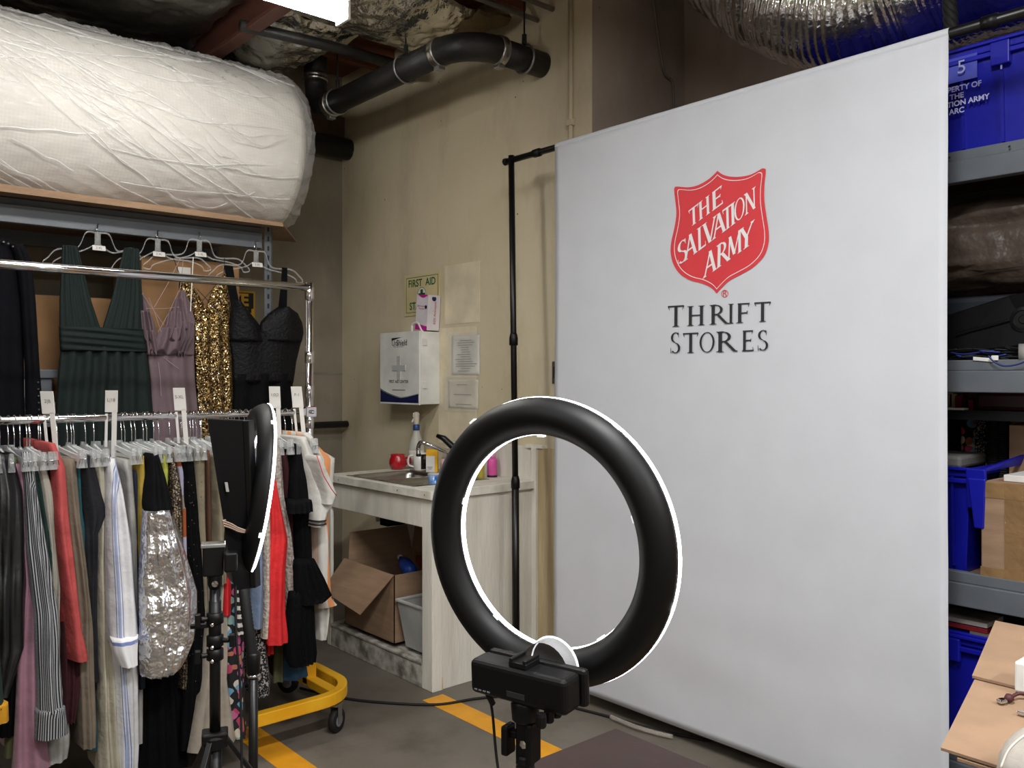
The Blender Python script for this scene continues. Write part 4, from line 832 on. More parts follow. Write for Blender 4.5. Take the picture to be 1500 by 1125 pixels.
for x, y, a_ in ((1.745, 3.07, .5), (1.80, 3.60, 2.2), (-.2, 3.07, .3), (-.2, 3.55, 1.)):
    d = Vector((math.cos(a_), math.sin(a_), 0)); s_ = Vector((-d.y, d.x, 0)); c0 = Vector((x, y, .048))
    fk = obj('caster_fork', MB().obox(c0+s_*.019+Z*.03-d*.004, d*.013, s_*.0015, Z*.034).obox(c0-s_*.019+Z*.03-d*.004, d*.013, s_*.0015, Z*.034).obox(c0+Z*.066-d*.006, d*.025, s_*.021, Z*.003), M['galv'], rk)
    obj('caster_wheel', MB().lathe(c0-s_*.014, [(.02, 0), (.044, .001), (.048, .005), (.048, .023), (.044, .027), (.02, .028)], 28, s_), M['rubber'], fk, smooth=True)
    obj('wheel_hub', MB().lathe(c0-s_*.020, [(.009, 0), (.012, .003), (.024, .006), (.024, .034), (.012, .037), (.009, .04)], 16, s_), mat('grey hub', '6f7072', .5), fk)

# ---------------------------------------------------------------- hangers on the lower rail
def make_hanger(x, lab):
    t = thing('clip_hanger', lab, 'hanger', (x, RY_, RZ0-.1))
    c = Vector((x, RY_, RZ0)); r = .0165
    pts = [c+Vector((0, -r*math.cos(a_)*1.0, r*math.sin(a_))) for a_ in [(-.5+k*.42) for k in range(9)]]
    pts = [c+Vector((0, .0175*math.cos(a_), .0175*math.sin(a_))) for a_ in [2.9-k*.36 for k in range(10)]]+[c+Vector((0, .006, -.035)), c+Vector((0, .001, -.05)), c+Vector((0, 0, -.09))]
    obj('hook', MB().tube(pts, .0018, 6), M['chrome'], t, smooth=True)
    z = RZ0-.095; b = MB()
    b.box((x-.004, RY_-.014, z-.03), (x+.004, RY_+.014, z+.004))
    for s_ in (-1, 1):
        P = bez([(x, RY_+s_*.008, z-.005), (x, RY_+s_*.06, z-.012), (x, RY_+s_*.15, z-.022), (x, RY_+s_*.215, z-.026)], 3)
        b.rings([[p+Vector((-.0035, 0, -.008)), p+Vector((.0035, 0, -.008)), p+Vector((.0035, 0, .006)), p+Vector((-.0035, 0, .006))] for p in P])
    b.box((x-.003, RY_-.205, z-.040), (x+.003, RY_+.205, z-.030))
    obj('shoulder_bar', b, M['clear'], t)
    for s_ in (-1, 1):
        y = RY_+s_*.205
        cp = obj('clip', MB().hexa([(x-.010, y-.011, z-.060), (x+.010, y-.011, z-.060), (x+.010, y+.011, z-.060), (x-.010, y+.011, z-.060), (x-.005, y-.011, z-.002), (x+.005, y-.011, z-.002), (x+.005, y+.011, z-.002), (x-.005, y+.011, z-.002)]), M['clear'], t)
        obj('clip_spring', MB().tube([(x-.008, y-.0118, z-.045), (x-.006, y-.0125, z-.03), (x+.006, y-.0125, z-.03), (x+.008, y-.0118, z-.045)], .0013, 4), M['chrome'], cp)
    return t
hanger0 = []
def put_hanger(x, lab, jit=0):
    if not hanger0:
        hanger0.append((make_hanger(x, lab), x)); return
    r = dup(hanger0[0][0], (x-hanger0[0][1], R0.uniform(-.004, .004), 0), lab); r.rotation_euler = (0, 0, jit)

# ---------------------------------------------------------------- garments on the lower rail
FB = dict(
 leather=mat('black leather', '121214', .38, bump=.2, bs=18), mauve=mat('mauve pink cloth', 'a87a8c', .85, bump=.15, bs=90, sheen=.2),
 pin=stripes('black white pinstripe', [(0, '26272b'), (.55, 'b9bcc0')], .0085), dgreen=mat('dark green knit', '12302a', .85, bump=.2, bs=80), ivory=mat('ivory cotton', 'c2beb0', .85, bump=.15, bs=50),
 coral=mat('coral crepe', 'c0504e', .8, bump=.1, bs=80), maroon=mat('maroon knit', '3c0d16', .85, bump=.2, bs=70), taupe=mat('taupe twill', '7f7262', .85, bump=.1, bs=100),
 teal=mat('teal cotton', '235e6a', .85, bump=.1), char=mat('charcoal jersey', '2b2c30', .9, bump=.1), linen=mat('cream linen', 'bfb8a4', .85, bump=.3, bs=35), 
 bstripe=stripes('white cloth with blue stripes', [(0, 'e6e6e8'), (.36, '7c8cc0'), (.41, 'e6e6e8'), (.47, 'a4b0d4'), (.60, 'e6e6e8'), (.66, '7c8cc0'), (.70, 'e6e6e8')], .085),
 grey=mat('pale grey cotton', 'b2b0ac', .85, bump=.2), navy=mat('navy denim', '1b2436', .85, bump=.2, bs=90), yel=mat('mustard yellow cloth', 'b5993a', .85, bump=.15), blackc=mat('black cloth', '0d0e12', .85, bump=.15, bs=30),
 silver=mat('silver lame', 'e6e6e8', .24, metal=.95, var=.05, vs=14, bump=1., bs=8, bd=.05), lime=mat('lime cloth', 'a3a63a', .75, bump=.2), bronze=voro('bronze sequins', ['4e4438', '2e2820', '7a6c58', '38302a', 'a8967c', '40362c'], 260, .4, .5, .5),
 lav=stripes('lavender orange band', [(0, 'b8b4cc'), (.4, 'a8582a'), (.8, '9a9088')], .25, 'Y'), khaki=mat('khaki twill', '8a806a', .85, bump=.15), brown=mat('brown cloth', '5c3c2a', .85),
 beige=mat('beige linen', 'a89e90', .85, bump=.2), floral=voro('floral print', ['6fa8c8', 'c86a9c', '181a20', 'b8705a', '8fb0a8', '20242a', 'd8d0c0', 'c0486a'], 32, .8, dark=.55, base='101216'), red=mat('bright red crepe', 'c91e22', .75, bump=.1),
 check=stripes('black white bands', [(0, '0f0f12'), (.5, 'c8c4bc')], .03, 'Y'), blueg=mat('dusty blue cloth', '7688a4', .85, bump=.1), knit=mat('cream cable knit', 'b8ada0', .9, var=.2, vs=60, bump=1, bs=70), lace=mat('pale lace knit', 'b5aca4', .9, col2='8d857e', vs=90, bump=1, bs=90),
 whitet=mat('white jersey', 'c6c4be', .8, bump=.12), ora=stripes('orange white stripes', [(0, 'd2cfc8'), (.55, 'dd9560')], .075), tweed=voro('black white tweed', ['101014', '14141a', 'b8b4ae', '0e0e12', '1c1c22', '8e8a86'], 220, .9),
 chiffon=clear('black chiffon', '0c0d12', .93, .8, .2, 40, .2), olive=mat('olive cloth', '55573a', .85), rose=mat('dark rose cloth', '6a4a56', .85), blued=mat('blue denim', '244a6a', .85, bump=.2), studs=mat('stud metal', 'e0ded8', .2, metal=1))
for m_ in FB.values(): dim(m_, .72)
for k_ in ('silver', 'whitet', 'ora', 'red', 'lace', 'knit'): dim(FB[k_], 1.25)
for k_ in ('blackc', 'leather', 'chiffon'): dim(FB[k_], .5)
for k_ in ('mauve', 'coral', 'taupe', 'linen', 'ivory', 'grey', 'beige', 'khaki', 'char', 'bstripe', 'blackc', 'whitet', 'red', 'maroon', 'dgreen', 'blueg', 'yel', 'teal'):
    for n_ in FB[k_].node_tree.nodes:
        if n_.type == 'BUMP': n_.inputs['Distance'].default_value = .03; n_.inputs['Strength'].default_value = .38; n_.inputs['Height'].links[0].from_node.inputs['Scale'].default_value = 13
for k_ in ('blackc', 'chiffon', 'char'): FB[k_].node_tree.nodes['Principled BSDF'].inputs['Specular IOR Level'].default_value = .12
def garment(name, lab, cat, m, prof, ya, yb_, back=None, bx_=None, fold=.006, k=3, n=26, extra=None, closed_bottom=False, seed=0, parent=None, pname=None, hang=True, roundn=.03, t=.010):
    """hanging cloth: each level (v, uL, uR) gives the width of its near fold at depth y; it runs back to the far edge"""
    v0 = prof[0][0]; pa = [at((r[1]+r[2])/2, r[0], y=ya) for r in prof[:1]][0]
    Xb = bx_ if bx_ is not None else pa.x; back = back or 3.49
    R = []; UV = []
    rows = interp(prof, n); nn = 14; nb = 6; W0 = None; NP = nn+1+2*nb+1
    for (tt, v, uL, uR) in rows:
        y = lerp(ya, yb_, tt**.8); L = at(uL, v, y=y); Rr = at(uR, v, y=y); z = (L.z+Rr.z)/2; ring = []
        w_ = Rr.x-L.x; rr = min(roundn, w_*.5); grow = .25+.75*min(1, tt*3)
        def nz(s, q): return noise.noise(Vector((s*3.1+seed, z*3.2, q+seed*1.7)))
        for i in range(nn+1):
            s_ = i/nn; e = abs(2*s_-1)**3*rr
            f_ = fold*grow*(math.sin(2*PI*k*s_+seed+2*nz(0, 1))+1.3*nz(s_, 2))*(.35 if w_ < .03 else 1)
            ring.append(Vector((L.x+w_*s_, y+e+f_, z)))
        yb2 = max(back, y+.1); xr0 = ring[-1]; xl0 = ring[0]
        for j in range(1, nb+1):
            q = j/nb; sm_ = min(1, q*1.7)**.7
            ring.append(Vector((lerp(xr0.x, Xb+t, sm_)+fold*.8*grow*math.sin(q*9+seed+z*2)*(q < .99), lerp(xr0.y, yb2, q), z)))
        ring.append(Vector((Xb, yb2+.006, z)))
        for j in range(nb, 0, -1):
            q = j/nb; sm_ = min(1, q*1.7)**.7
            ring.append(Vector((lerp(xl0.x, Xb-t, sm_)+fold*.8*grow*math.sin(q*9+seed+z*2+.4), lerp(xl0.y, yb2, q), z)))
        R.append(ring); acc = 0
        if W0 is None: W0 = 1
        u_ = 0
        for i, p in enumerate(ring):
            if i: u_ += (p-ring[i-1]).length
            UV.append((u_, z))
    b = MB(); b.rings(R, True, True, closed_bottom); b.uv = UV
    if parent: return obj(pname or name, b, m, parent, smooth=True)
    o = obj(name, b, m, smooth=True, label=lab, cat=cat, group='clothes on the lower rail')
    if hang: put_hanger(Xb, 'clear hanger carrying the '+' '.join(lab.split(',')[0].split()[:11]), R0.uniform(-.2, .2))
    return o
G_ = garment
G_('black_jacket', 'black leather look jacket at the far left of the rail', 'jacket', FB['leather'], [(668, -30, 22), (720, -40, 36), (850, -50, 44), (960, -50, 40), (1030, -50, 16)], 3.12, 2.98, k=4, fold=.012, seed=1)
o = G_('green_sweater', 'dark green sweater with a mustard cuff, leftmost at the bottom of the rail', 'sweater', FB['dgreen'], [(700, -45, -12), (900, -40, -2), (1045, -40, 10)], 3.05, 2.90, seed=2)
G_('', '', '', mat('mustard rib', 'b88418', .85, bump=.3), [(1038, -42, 15), (1066, -42, 16)], 2.90, 2.895, parent=o, pname='cuff', n=5, bx_=.5)
G_('black_shirt', 'plain black shirt between the leather jacket and the mauve trousers', 'shirt', FB['blackc'], [(665, 6, 22), (800, 8, 34), (1000, 5, 36), (1080, 0, 30)], 3.16, 3.06, seed=3)
G_('olive_skirt', 'olive skirt hem low behind the mauve trousers', 'skirt', FB['olive'], [(670, 18, 26), (900, 20, 32), (1110, 8, 38)], 3.18, 3.06, seed=3.5, hang=False)
G_('mauve_trousers', 'mauve pink trousers left of the pinstripe shirt', 'trousers', FB['mauve'], [(680, 19, 37), (760, 30, 46), (860, 38, 58), (980, 28, 64), (1060, 24, 66), (1135, 20, 78)], 3.15, 3.0, k=2, fold=.010, seed=4)
G_('grey_trousers', 'light grey trousers showing below the pinstripe cuff', 'trousers', FB['grey'], [(672, 40, 50), (900, 55, 72), (1060, 60, 104), (1095, 60, 106), (1119, 62, 102)], 3.16, 3.03, seed=5)
o = G_('pinstripe_shirt', 'black and white pinstripe shirt with long cuffed sleeve', 'shirt', FB['pin'], [(662, 32, 46), (700, 38, 52), (800, 44, 70), (900, 56, 88), (1000, 62, 94), (1045, 62, 96)], 3.13, 2.95, k=2, fold=.008, seed=6)
G_('', '', '', FB['pin'], [(1042, 60, 99), (1083, 57, 104)], 2.945, 2.94, parent=o, pname='cuff', n=6, bx_=at(40, 662, y=3.13).x, fold=.003)
G_('green_blouse', 'dark green blouse behind the pinstripe sleeve', 'blouse', FB['dgreen'], [(680, 48, 60), (780, 52, 82), (850, 60, 78), (900, 62, 76)], 3.17, 3.07, seed=7)
G_('ivory_trousers', 'ivory trousers left of the coral top', 'trousers', FB['ivory'], [(676, 55, 66), (720, 62, 80), (850, 76, 92), (960, 76, 90), (1100, 78, 88)], 3.15, 3.05, seed=8, k=2)
G_('ivory_blouse', 'narrow ivory blouse against the ivory trousers', 'blouse', FB['linen'], [(674, 50, 58), (740, 60, 72), (860, 70, 82), (960, 72, 80)], 3.17, 3.09, seed=8.6, k=1, hang=False)
G_('maroon_sweater', 'dark maroon sweater hanging behind the coral top', 'sweater', FB['maroon'], [(672, 68, 82), (780, 86, 98), (900, 90, 118), (1000, 92, 124), (1060, 96, 112)], 3.17, 3.03, seed=9, fold=.01)
G_('coral_top', 'coral red long sleeved top', 'top', FB['coral'], [(650, 72, 82), (685, 82, 97), (760, 86, 103), (860, 99, 114), (930, 110, 122), (962, 112, 131), (970, 115, 131)], 3.12, 2.99, seed=10, k=1, fold=.005)
G_('taupe_trousers', 'taupe trousers right of the coral top', 'trousers', FB['taupe'], [(673, 94, 113), (760, 102, 120), (900, 118, 138), (1060, 122, 143), (1098, 124, 142)], 3.14, 3.0, seed=11, k=2)
G_('teal_shirt', 'teal shirt between the taupe trousers and the charcoal tee', 'shirt', FB['teal'], [(674, 112, 122), (760, 117, 127), (860, 124, 132), (1100, 130, 146)], 3.15, 3.05, seed=12, k=1)
G_('charcoal_tee', 'charcoal short sleeved tee', 'tee', FB['char'], [(668, 122, 136), (720, 124, 152), (752, 126, 161), (764, 128, 158), (780, 130, 146), (900, 132, 144), (1000, 136, 146)], 3.11, 3.04, seed=13, k=2)
G_('linen_trousers', 'cream linen trousers left of the blue striped shirt', 'trousers', FB['linen'], [(678, 141, 155), (760, 148, 160), (830, 143, 166), (920, 146, 168), (1000, 150, 172), (1135, 148, 180)], 3.13, 2.99, seed=14, k=2, fold=.012)
o = G_('blue_striped_shirt', 'white linen shirt with blue stripes and a folded cuff', 'shirt', FB['bstripe'], [(672, 159, 170), (720, 160, 184), (800, 162, 198), (880, 166, 204), (930, 168, 208), (945, 170, 209)], 3.10, 2.93, seed=15, k=2, fold=.008)
G_('', '', '', stripes('cuff stripes', [(0, 'e6e6e8'), (.62, '7c8cc0'), (.72, 'e6e6e8'), (.82, '7c8cc0'), (.9, 'e6e6e8')], .12, 'Y'), [(936, 168, 207), (955, 172, 206), (978, 182, 205)], 2.915, 2.91, parent=o, pname='cuff', n=6, bx_=at(164, 672, y=3.10).x, fold=.003)
G_('', '', '', FB['bstripe'], [(900, 164, 196), (1000, 172, 206), (1100, 176, 208), (1135, 176, 206)], 2.99, 2.97, parent=o, pname='shirt_tail', n=12, bx_=at(164, 672, y=3.10).x+.004)
G_('grey_blouse', 'pale grey blouse with a dark button right of the striped shirt', 'blouse', FB['grey'], [(674, 181, 195), (700, 186, 196), (800, 192, 204), (960, 202, 211), (1090, 203, 210)], 3.13, 3.03, seed=16, k=1)
G_('navy_jeans', 'navy blue jeans between the grey blouse and the mustard skirt', 'jeans', FB['navy'], [(690, 195, 207), (800, 199, 209), (900, 203, 213), (1010, 205, 214)], 3.14, 3.03, seed=17, k=1)
G_('mustard_skirt', 'mustard yellow skirt left of the silver jacket', 'skirt', FB['yel'], [(668, 205, 212), (720, 206, 215), (800, 206, 217), (868, 208, 216)], 3.12, 3.03, seed=18, k=1)
G_('black_dress', 'black dress hanging behind the silver jacket to its hem', 'dress', FB['blackc'], [(668, 212, 222), (800, 214, 232), (970, 212, 262), (1030, 208, 272), (1135, 206, 282)], 3.13, 3.03, seed=19, k=4, fold=.014)
sj = G_('silver_jacket', 'black yoked jacket with a crinkled silver body', 'jacket', FB['blackc'], [(664, 221, 234), (700, 220, 247), (740, 215, 257), (757, 218, 259)], 3.10, 2.96, seed=20, k=2, n=14)
G_('', '', '', FB['silver'], [(749, 215, 259), (800, 213, 276), (850, 211, 291), (876, 211, 298), (905, 211, 297), (950, 211, 291), (976, 212, 280), (988, 213, 272), (992, 216, 266)], 2.955, 2.90, parent=sj, pname='silver_body', n=40, bx_=at(228, 664, y=3.1).x, k=5, fold=.010, closed_bottom=True, roundn=.05)
G_('lime_top', 'lime green top right of the silver jacket yoke', 'top', FB['lime'], [(668, 237, 247), (690, 238, 249), (728, 243, 246)], 3.12, 3.06, seed=21, k=1)
G_('sequin_dress', 'bronze sequinned dress hanging right of the lime green top', 'dress', FB['bronze'], [(664, 248, 256), (720, 250, 272), (800, 258, 273), (900, 270, 278), (1010, 268, 275)], 3.12, 3.03, seed=22, k=2)
G_('lavender_scarf_top', 'lavender and orange banded top beside the bronze dress', 'top', FB['lav'], [(662, 254, 262), (690, 262, 270), (740, 268, 273), (860, 270, 275)], 3.13, 3.07, seed=23, k=1)
o = G_('studded_black_dress', 'black dress with scattered shiny studs', 'dress', FB['blackc'], [(656, 268, 284), (700, 270, 290), (800, 272, 299), (900, 284, 304), (1000, 272, 305), (1100, 268, 292)], 3.12, 3.0, seed=24, k=3)
b = MB()
for k in range(34):
    v = R0.uniform(690, 1000); u = R0.uniform(276, 298); y = lerp(3.1, 2.99, (v-656)/440)
    b.lathe(at(u, v, y=y-.02), [(.0022, 0), (.0012, .002)], 6, (0, -1, 0))
tagit(obj('studs', b, FB['studs'], o, kind='stuff'))
G_('khaki_trousers', 'khaki trousers left of the black light panel', 'trousers', FB['khaki'], [(660, 286, 303), (760, 290, 303), (900, 294, 306), (1040, 296, 310)], 3.12, 3.03, seed=25, k=1)
G_('brown_trousers', 'thin brown trousers touching the black light panel', 'trousers', FB['brown'], [(660, 303, 308), (760, 305, 312), (900, 309, 318)], 3.13, 3.06, seed=26, k=1)
G_('beige_wide_trousers', 'beige wide leg trousers behind the light stand pole', 'trousers', FB['beige'], [(665, 314, 326), (820, 318, 338), (900, 308, 336), (1000, 298, 338), (1060, 286, 350), (1096, 279, 354)], 3.10, 2.96, seed=27, k=3, fold=.012)
G_('red_short_top', 'small red top behind the panel light bracket', 'top', FB['red'], [(668, 327, 334), (840, 328, 341), (901, 327, 342)], 3.08, 3.0, seed=28, k=1)
G_('tan_scarf', 'tan scarf end above the red top', 'scarf', FB['khaki'], [(668, 322, 327), (838, 320, 334), (856, 320, 335)], 3.04, 2.98, seed=28.5, k=1)
G_('floral_dress', 'black dress printed with large blue and pink flowers', 'dress', FB['floral'], [(665, 338, 346), (850, 336, 360), (920, 331, 362), (1000, 332, 364), (1060, 338, 366), (1082, 346, 366)], 3.10, 2.98, seed=29, k=2)
G_('striped_band_skirt', 'black and white banded skirt over the floral dress', 'skirt', FB['check'], [(668, 350, 356), (830, 347, 357), (930, 350, 362)], 3.06, 2.96, seed=30, k=1)
G_('rose_trousers', 'dark rose trousers right of the edge-on ring', 'trousers', FB['rose'], [(668, 362, 368), (760, 366, 374), (862, 368, 376)], 3.12, 3.04, seed=31, k=1)
G_('tweed_skirt', 'black and white tweed skirt with a fringed edge', 'skirt', FB['tweed'], [(668, 368, 376), (900, 374, 388), (1000, 374, 402), (1022, 376, 400)], 3.12, 3.02, seed=32, k=1)
G_('dusty_blue_dress', 'dusty blue straight dress', 'dress', FB['blueg'], [(664, 374, 384), (760, 373, 388), (860, 373, 390), (921, 371, 389)], 3.10, 2.99, seed=33, k=1)
G_('cream_knit_dress', 'cream cable knit cardigan edge between the blue and red dresses', 'cardigan', FB['knit'], [(656, 383, 392), (740, 388, 398), (860, 389, 399), (936, 387, 396)], 3.09, 3.0, seed=34, k=1)
G_('red_dress', 'bright red long dress', 'dress', FB['red'], [(664, 392, 398), (700, 395, 406), (760, 397, 420), (790, 397, 427), (840, 396, 422), (900, 398, 422), (942, 396, 427), (945, 397, 426)], 3.10, 2.97, seed=35, k=2, fold=.006)
G_('red_slip', 'red slip hem showing under the red dress', 'slip', FB['red'], [(700, 398, 404), (930, 394, 402), (960, 391, 404)], 3.13, 3.06, seed=35.5, k=1, hang=False)
G_('lace_sweater', 'pale grey lace knit sweater right of the red dress', 'sweater', FB['lace'], [(636, 396, 408), (660, 398, 416), (730, 402, 420), (780, 412, 430), (840, 422, 435), (900, 424, 433), (915, 424, 430)], 3.11, 3.02, seed=36, k=2)
G_('olive_trousers', 'olive trousers low behind the red dress', 'trousers', FB['olive'], [(700, 412, 418), (950, 404, 416), (1000, 402, 416)], 3.18, 3.10, seed=37, k=1, hang=False)
G_('blue_jeans', 'blue denim jeans behind the black ruffled dress', 'jeans', FB['blued'], [(668, 424, 434), (900, 420, 440), (995, 418, 456)], 3.17, 3.08, seed=38, k=2)
G_('plum_blouse', 'plum patterned blouse under the hanger clips', 'blouse', FB['maroon'], [(664, 412, 424), (740, 420, 432), (850, 428, 436)], 3.14, 3.08, seed=39, k=1)
o = G_('black_ruffled_dress', 'black tiered dress with sheer ruffled hems', 'dress', FB['blackc'], [(650, 434, 448), (690, 430, 458), (751, 428, 462), (752, 436, 460), (860, 440, 464), (960, 438, 468)], 3.10, 3.0, seed=40, k=2)
for i, (pr, ya_) in enumerate((([(822, 438, 466), (850, 436, 480), (878, 440, 491), (886, 444, 480)], 2.985), ([(865, 428, 464), (930, 420, 466), (968, 424, 470), (976, 430, 468)], 3.0), ([(735, 428, 462), (752, 427, 463)], 2.98))):
    G_('', '', '', FB['chiffon'], pr, ya_, ya_-.012, parent=o, pname='ruffle', n=8, bx_=at(441, 650, y=3.1).x, k=5, fold=.009)
o = G_('white_tee', 'white jersey top with a thin red sleeve piping', 'tee', FB['whitet'], [(640, 441, 450), (680, 450, 470), (730, 462, 490), (744, 464, 494), (752, 464, 486), (768, 463, 482), (772, 463, 480)], 3.09, 2.99, seed=41, k=1)
G_('', '', '', FB['whitet'], [(668, 464, 471), (700, 472, 486), (725, 480, 497), (739, 480, 490)], 2.985, 2.975, parent=o, pname='sleeve', n=8, bx_=at(445, 640, y=3.09).x, k=1, fold=.003)
for v_ in (763, 768): G_('', '', '', M['ink'], [(v_, 463, 483), (v_+1.6, 463, 483)], 2.983, 2.983, parent=o, pname='hem_stripe', n=2, bx_=at(445, 640, y=3.09).x, k=1, fold=.001)
obj('red_piping', MB().tube([at(464, 667, y=2.965), at(474, 697, y=2.95), at(486, 717, y=2.945), at(493, 726, y=2.945)], .0016, 6), FB['red'], o, smooth=True)
G_('orange_striped_shirt', 'orange and white striped shirt at the right end of the rail', 'shirt', FB['ora'], [(634, 446, 456), (660, 460, 474), (672, 466, 496), (690, 466, 495), (742, 466, 491), (748, 468, 484), (800, 470, 484), (880, 470, 490), (890, 471, 498)], 3.12, 3.06, seed=42, k=1)
G_('white_blouse', 'white blouse hem below the orange striped shirt', 'blouse', FB['whitet'], [(640, 452, 460), (800, 468, 480), (900, 469, 486), (938, 471, 480)], 3.15, 3.09, seed=43, k=1)
for k, u in enumerate((62, 128, 232, 318, 334, 346)): put_hanger(at(u, 655, y=3.15).x, ['empty clear hanger left of the first white size divider', 'empty clear hanger above the teal shirt', 'empty clear hanger above the silver jacket', 'empty clear hanger left behind the black panel', 'empty clear hanger behind the black panel, middle', 'empty clear hanger behind the black panel near the ring'][k], .1)
# white size dividers
def divider(u, v0, lean, lab, txt, wid=.03):
    x = at(u, 604, y=RY_).x; t = thing('size_divider', lab, 'size divider', (x, RY_, RZ0-.2), 'white size dividers on the lower rail')
    yc = RY_; top = at(u, v0, y=yc-.03).z
    fr = Vector((math.cos(.75), -math.sin(.75), 0)); nr = Vector((-fr.y, fr.x, 0)); c = Vector((x, yc-.03, 0)); up_ = (Z+fr*lean).normalized()
    b0 = Vector((x, yc-.022, RZ0))
    o1 = b0+up_*(top-RZ0)/2.0
    obj('divider_plate', MB().obox(b0+up_*((top-RZ0+.02)/2), fr*.023, nr*.0015, up_*((top-RZ0-.02)/2)).obox(b0-up_*.06+fr*.012, fr*.009, nr*.0015, up_*.085).obox(b0-up_*.045-fr*.017, fr*.005, nr*.0015, up_*.06), M['tag'], t, bevel=.001)
    text(txt, .017, mat('faint pencil', '5c5a58', .6), b0+up_*(top-RZ0-.035)-nr*.002, fr, up_, t)
divider(70, 573, -.10, 'white size divider with faint mark, leftmost on the rail', '2|B')
divider(160, 572, 0.02, 'white size divider marked L|18, second from the left', 'L|18')
divider(262, 568, -.08, 'white size divider between the mauve and gold dresses', 'S-XL')
divider(400, 566, -.04, 'white size divider just right of the edge-on ring light', '1|0|2')
divider(434, 566, -.10, 'white size divider nearest the rack upright', 'P-1')

# ================================================================ left shelving
LX0, LX1, LY0, LY1 = .1, 2.0, 4.25, 4.92
ls = thing('grey_shelving_unit', 'grey steel shelving unit against the concrete wall on the left', 'shelving', (1.05, 4.58, 0))
def beam(x0, x1, y, z0, z1, m, p, lip=.012):
    return obj('beam', MB().box((x0, y-.02, z0), (x1, y+.02, z1-.03)).box((x0, y-.006, z1-.03), (x1, y+.02, z1)), m, p, bevel=.003)
for z in (.55, 1.20, 2.09):
    beam(LX0, LX1-.03, LY0, z, z+.11, M['greyrack'], ls); beam(LX0, LX1-.03, LY1, z, z+.11, M['greyrack'], ls)
    obj('deck_board', MB().box((LX0, LY0+.02, z+.07), (LX1-.04, LY1-.02, z+.085)), M['board'], ls)
def post(x, y, z1, p, sx=1, sy=1):
    o = obj('post', MB().box((x-.02*sx, y, 0), (x+.02*sx, y+.004, z1)).box((x+.018*sx, y, 0), (x+.022*sx, y+.04*sy, z1)), M['greyrack'], p)
    b = MB()
    for k in range(int(z1/.05)): b.box((x-.004, y-.0012, .03+k*.05), (x+.006, y-.0004, .055+k*.05))
    obj('slots', b, M['ink'], o, kind='stuff')
for y in (LY0-.024, LY1): post(LX1, y, 2.22, ls); post(LX0, y, 2.22, ls)
obj('cross_brace', MB().tube([(LX1, LY0, 1.35), (LX1, LY1, 1.9)], .008, 6), M['greyrack'], ls)
# cardboard under the roll
cs = thing('cardboard_sheet', 'brown cardboard sheet under the bubble wrap roll overhanging the shelf', 'cardboard', (1.1, 4.5, 2.205))
pc_ = at(432, 337, y=4.62)
obj('sheet', MB().hexa([(.0, 4.09, 2.203), (LX1+.02, 4.10, 2.203), (pc_.x, 4.60, 2.205), (.0, 4.98, 2.203), (.0, 4.085, 2.212), (LX1+.02, 4.10, 2.212), (pc_.x, 4.60, 2.214), (.0, 4.98, 2.212)]), M['card'], cs)
obj('folded_lip', MB().hexa([(.0, 4.075, 2.19), (LX1+.02, 4.09, 2.19), (LX1+.02, 4.10, 2.212), (.0, 4.09, 2.212), (.0, 4.07, 2.225), (LX1-.2, 4.085, 2.215), (LX1-.2, 4.10, 2.216), (.0, 4.09, 2.23)]), M['card'], cs)
# bubble wrap roll
bub = mat('bubble wrap', 'd6d3cc', .45, bump=.0, var=.04); nt = bub.node_tree; N = nt.nodes; L = nt.links
tc = N.new('ShaderNodeTexCoord'); mp = N.new('ShaderNodeMapping'); mp.inputs['Scale'].default_value = (62, 62, 1); L.new(tc.outputs['UV'], mp.inputs[0])
vo = N.new('ShaderNodeTexVoronoi'); vo.inputs['Scale'].default_value = 1; vo.inputs['Randomness'].default_value = .12; L.new(mp.outputs[0], vo.inputs['Vector']); bpn = N.new('ShaderNodeBump'); bpn.inputs['Strength'].default_value = .35; bpn.inputs['Distance'].default_value = .004; bpn.invert = True
L.new(vo.outputs['Distance'], bpn.inputs['Height']); L.new(bpn.outputs[0], N['Principled BSDF'].inputs['Normal'])
RR, RCY, RCZ, RX1 = .425, 4.49, 2.215+.425, 2.14
rl = thing('bubble_wrap_roll', 'huge white bubble wrap roll lying on top of the left shelving', 'roll', (1.0, RCY, 2.214))
b = MB(); R = []; UV = []
for i in range(61):
    x = lerp(-.35, RX1, i/60); ring = []
    for k in range(96):
        a_ = 2*PI*k/96; r_ = RR*(1+.012*noise.noise(Vector((x*2, math.cos(a_)*1.5, math.sin(a_)*1.5)))); sq = 1 if math.sin(a_) > -.9 else .995
        r_ *= (1-.03*max(0, (x-RX1+.1)/.1)**2)
        ring.append(Vector((x, RCY+r_*math.cos(a_), max(2.2145, RCZ+r_*math.sin(a_)*sq)))); UV.append((x, a_*RR))
    R.append(ring)
b.rings(R); b.uv = UV
obj('rolled_sheet', b, bub, rl, smooth=True)
obj('cardboard_core', MB().lathe((RX1-.02, RCY, RCZ), [(.04, 0), (.045, 0), (.045, .03), (.04, .03)], 20, (1, 0, 0)), M['card'], rl, smooth=True)
film = clear('thin plastic film', 'ffffff', .12, .10, .8, 5, 1.0, edge=.35, bd=.02, vsx=(1.2, 3, 3))
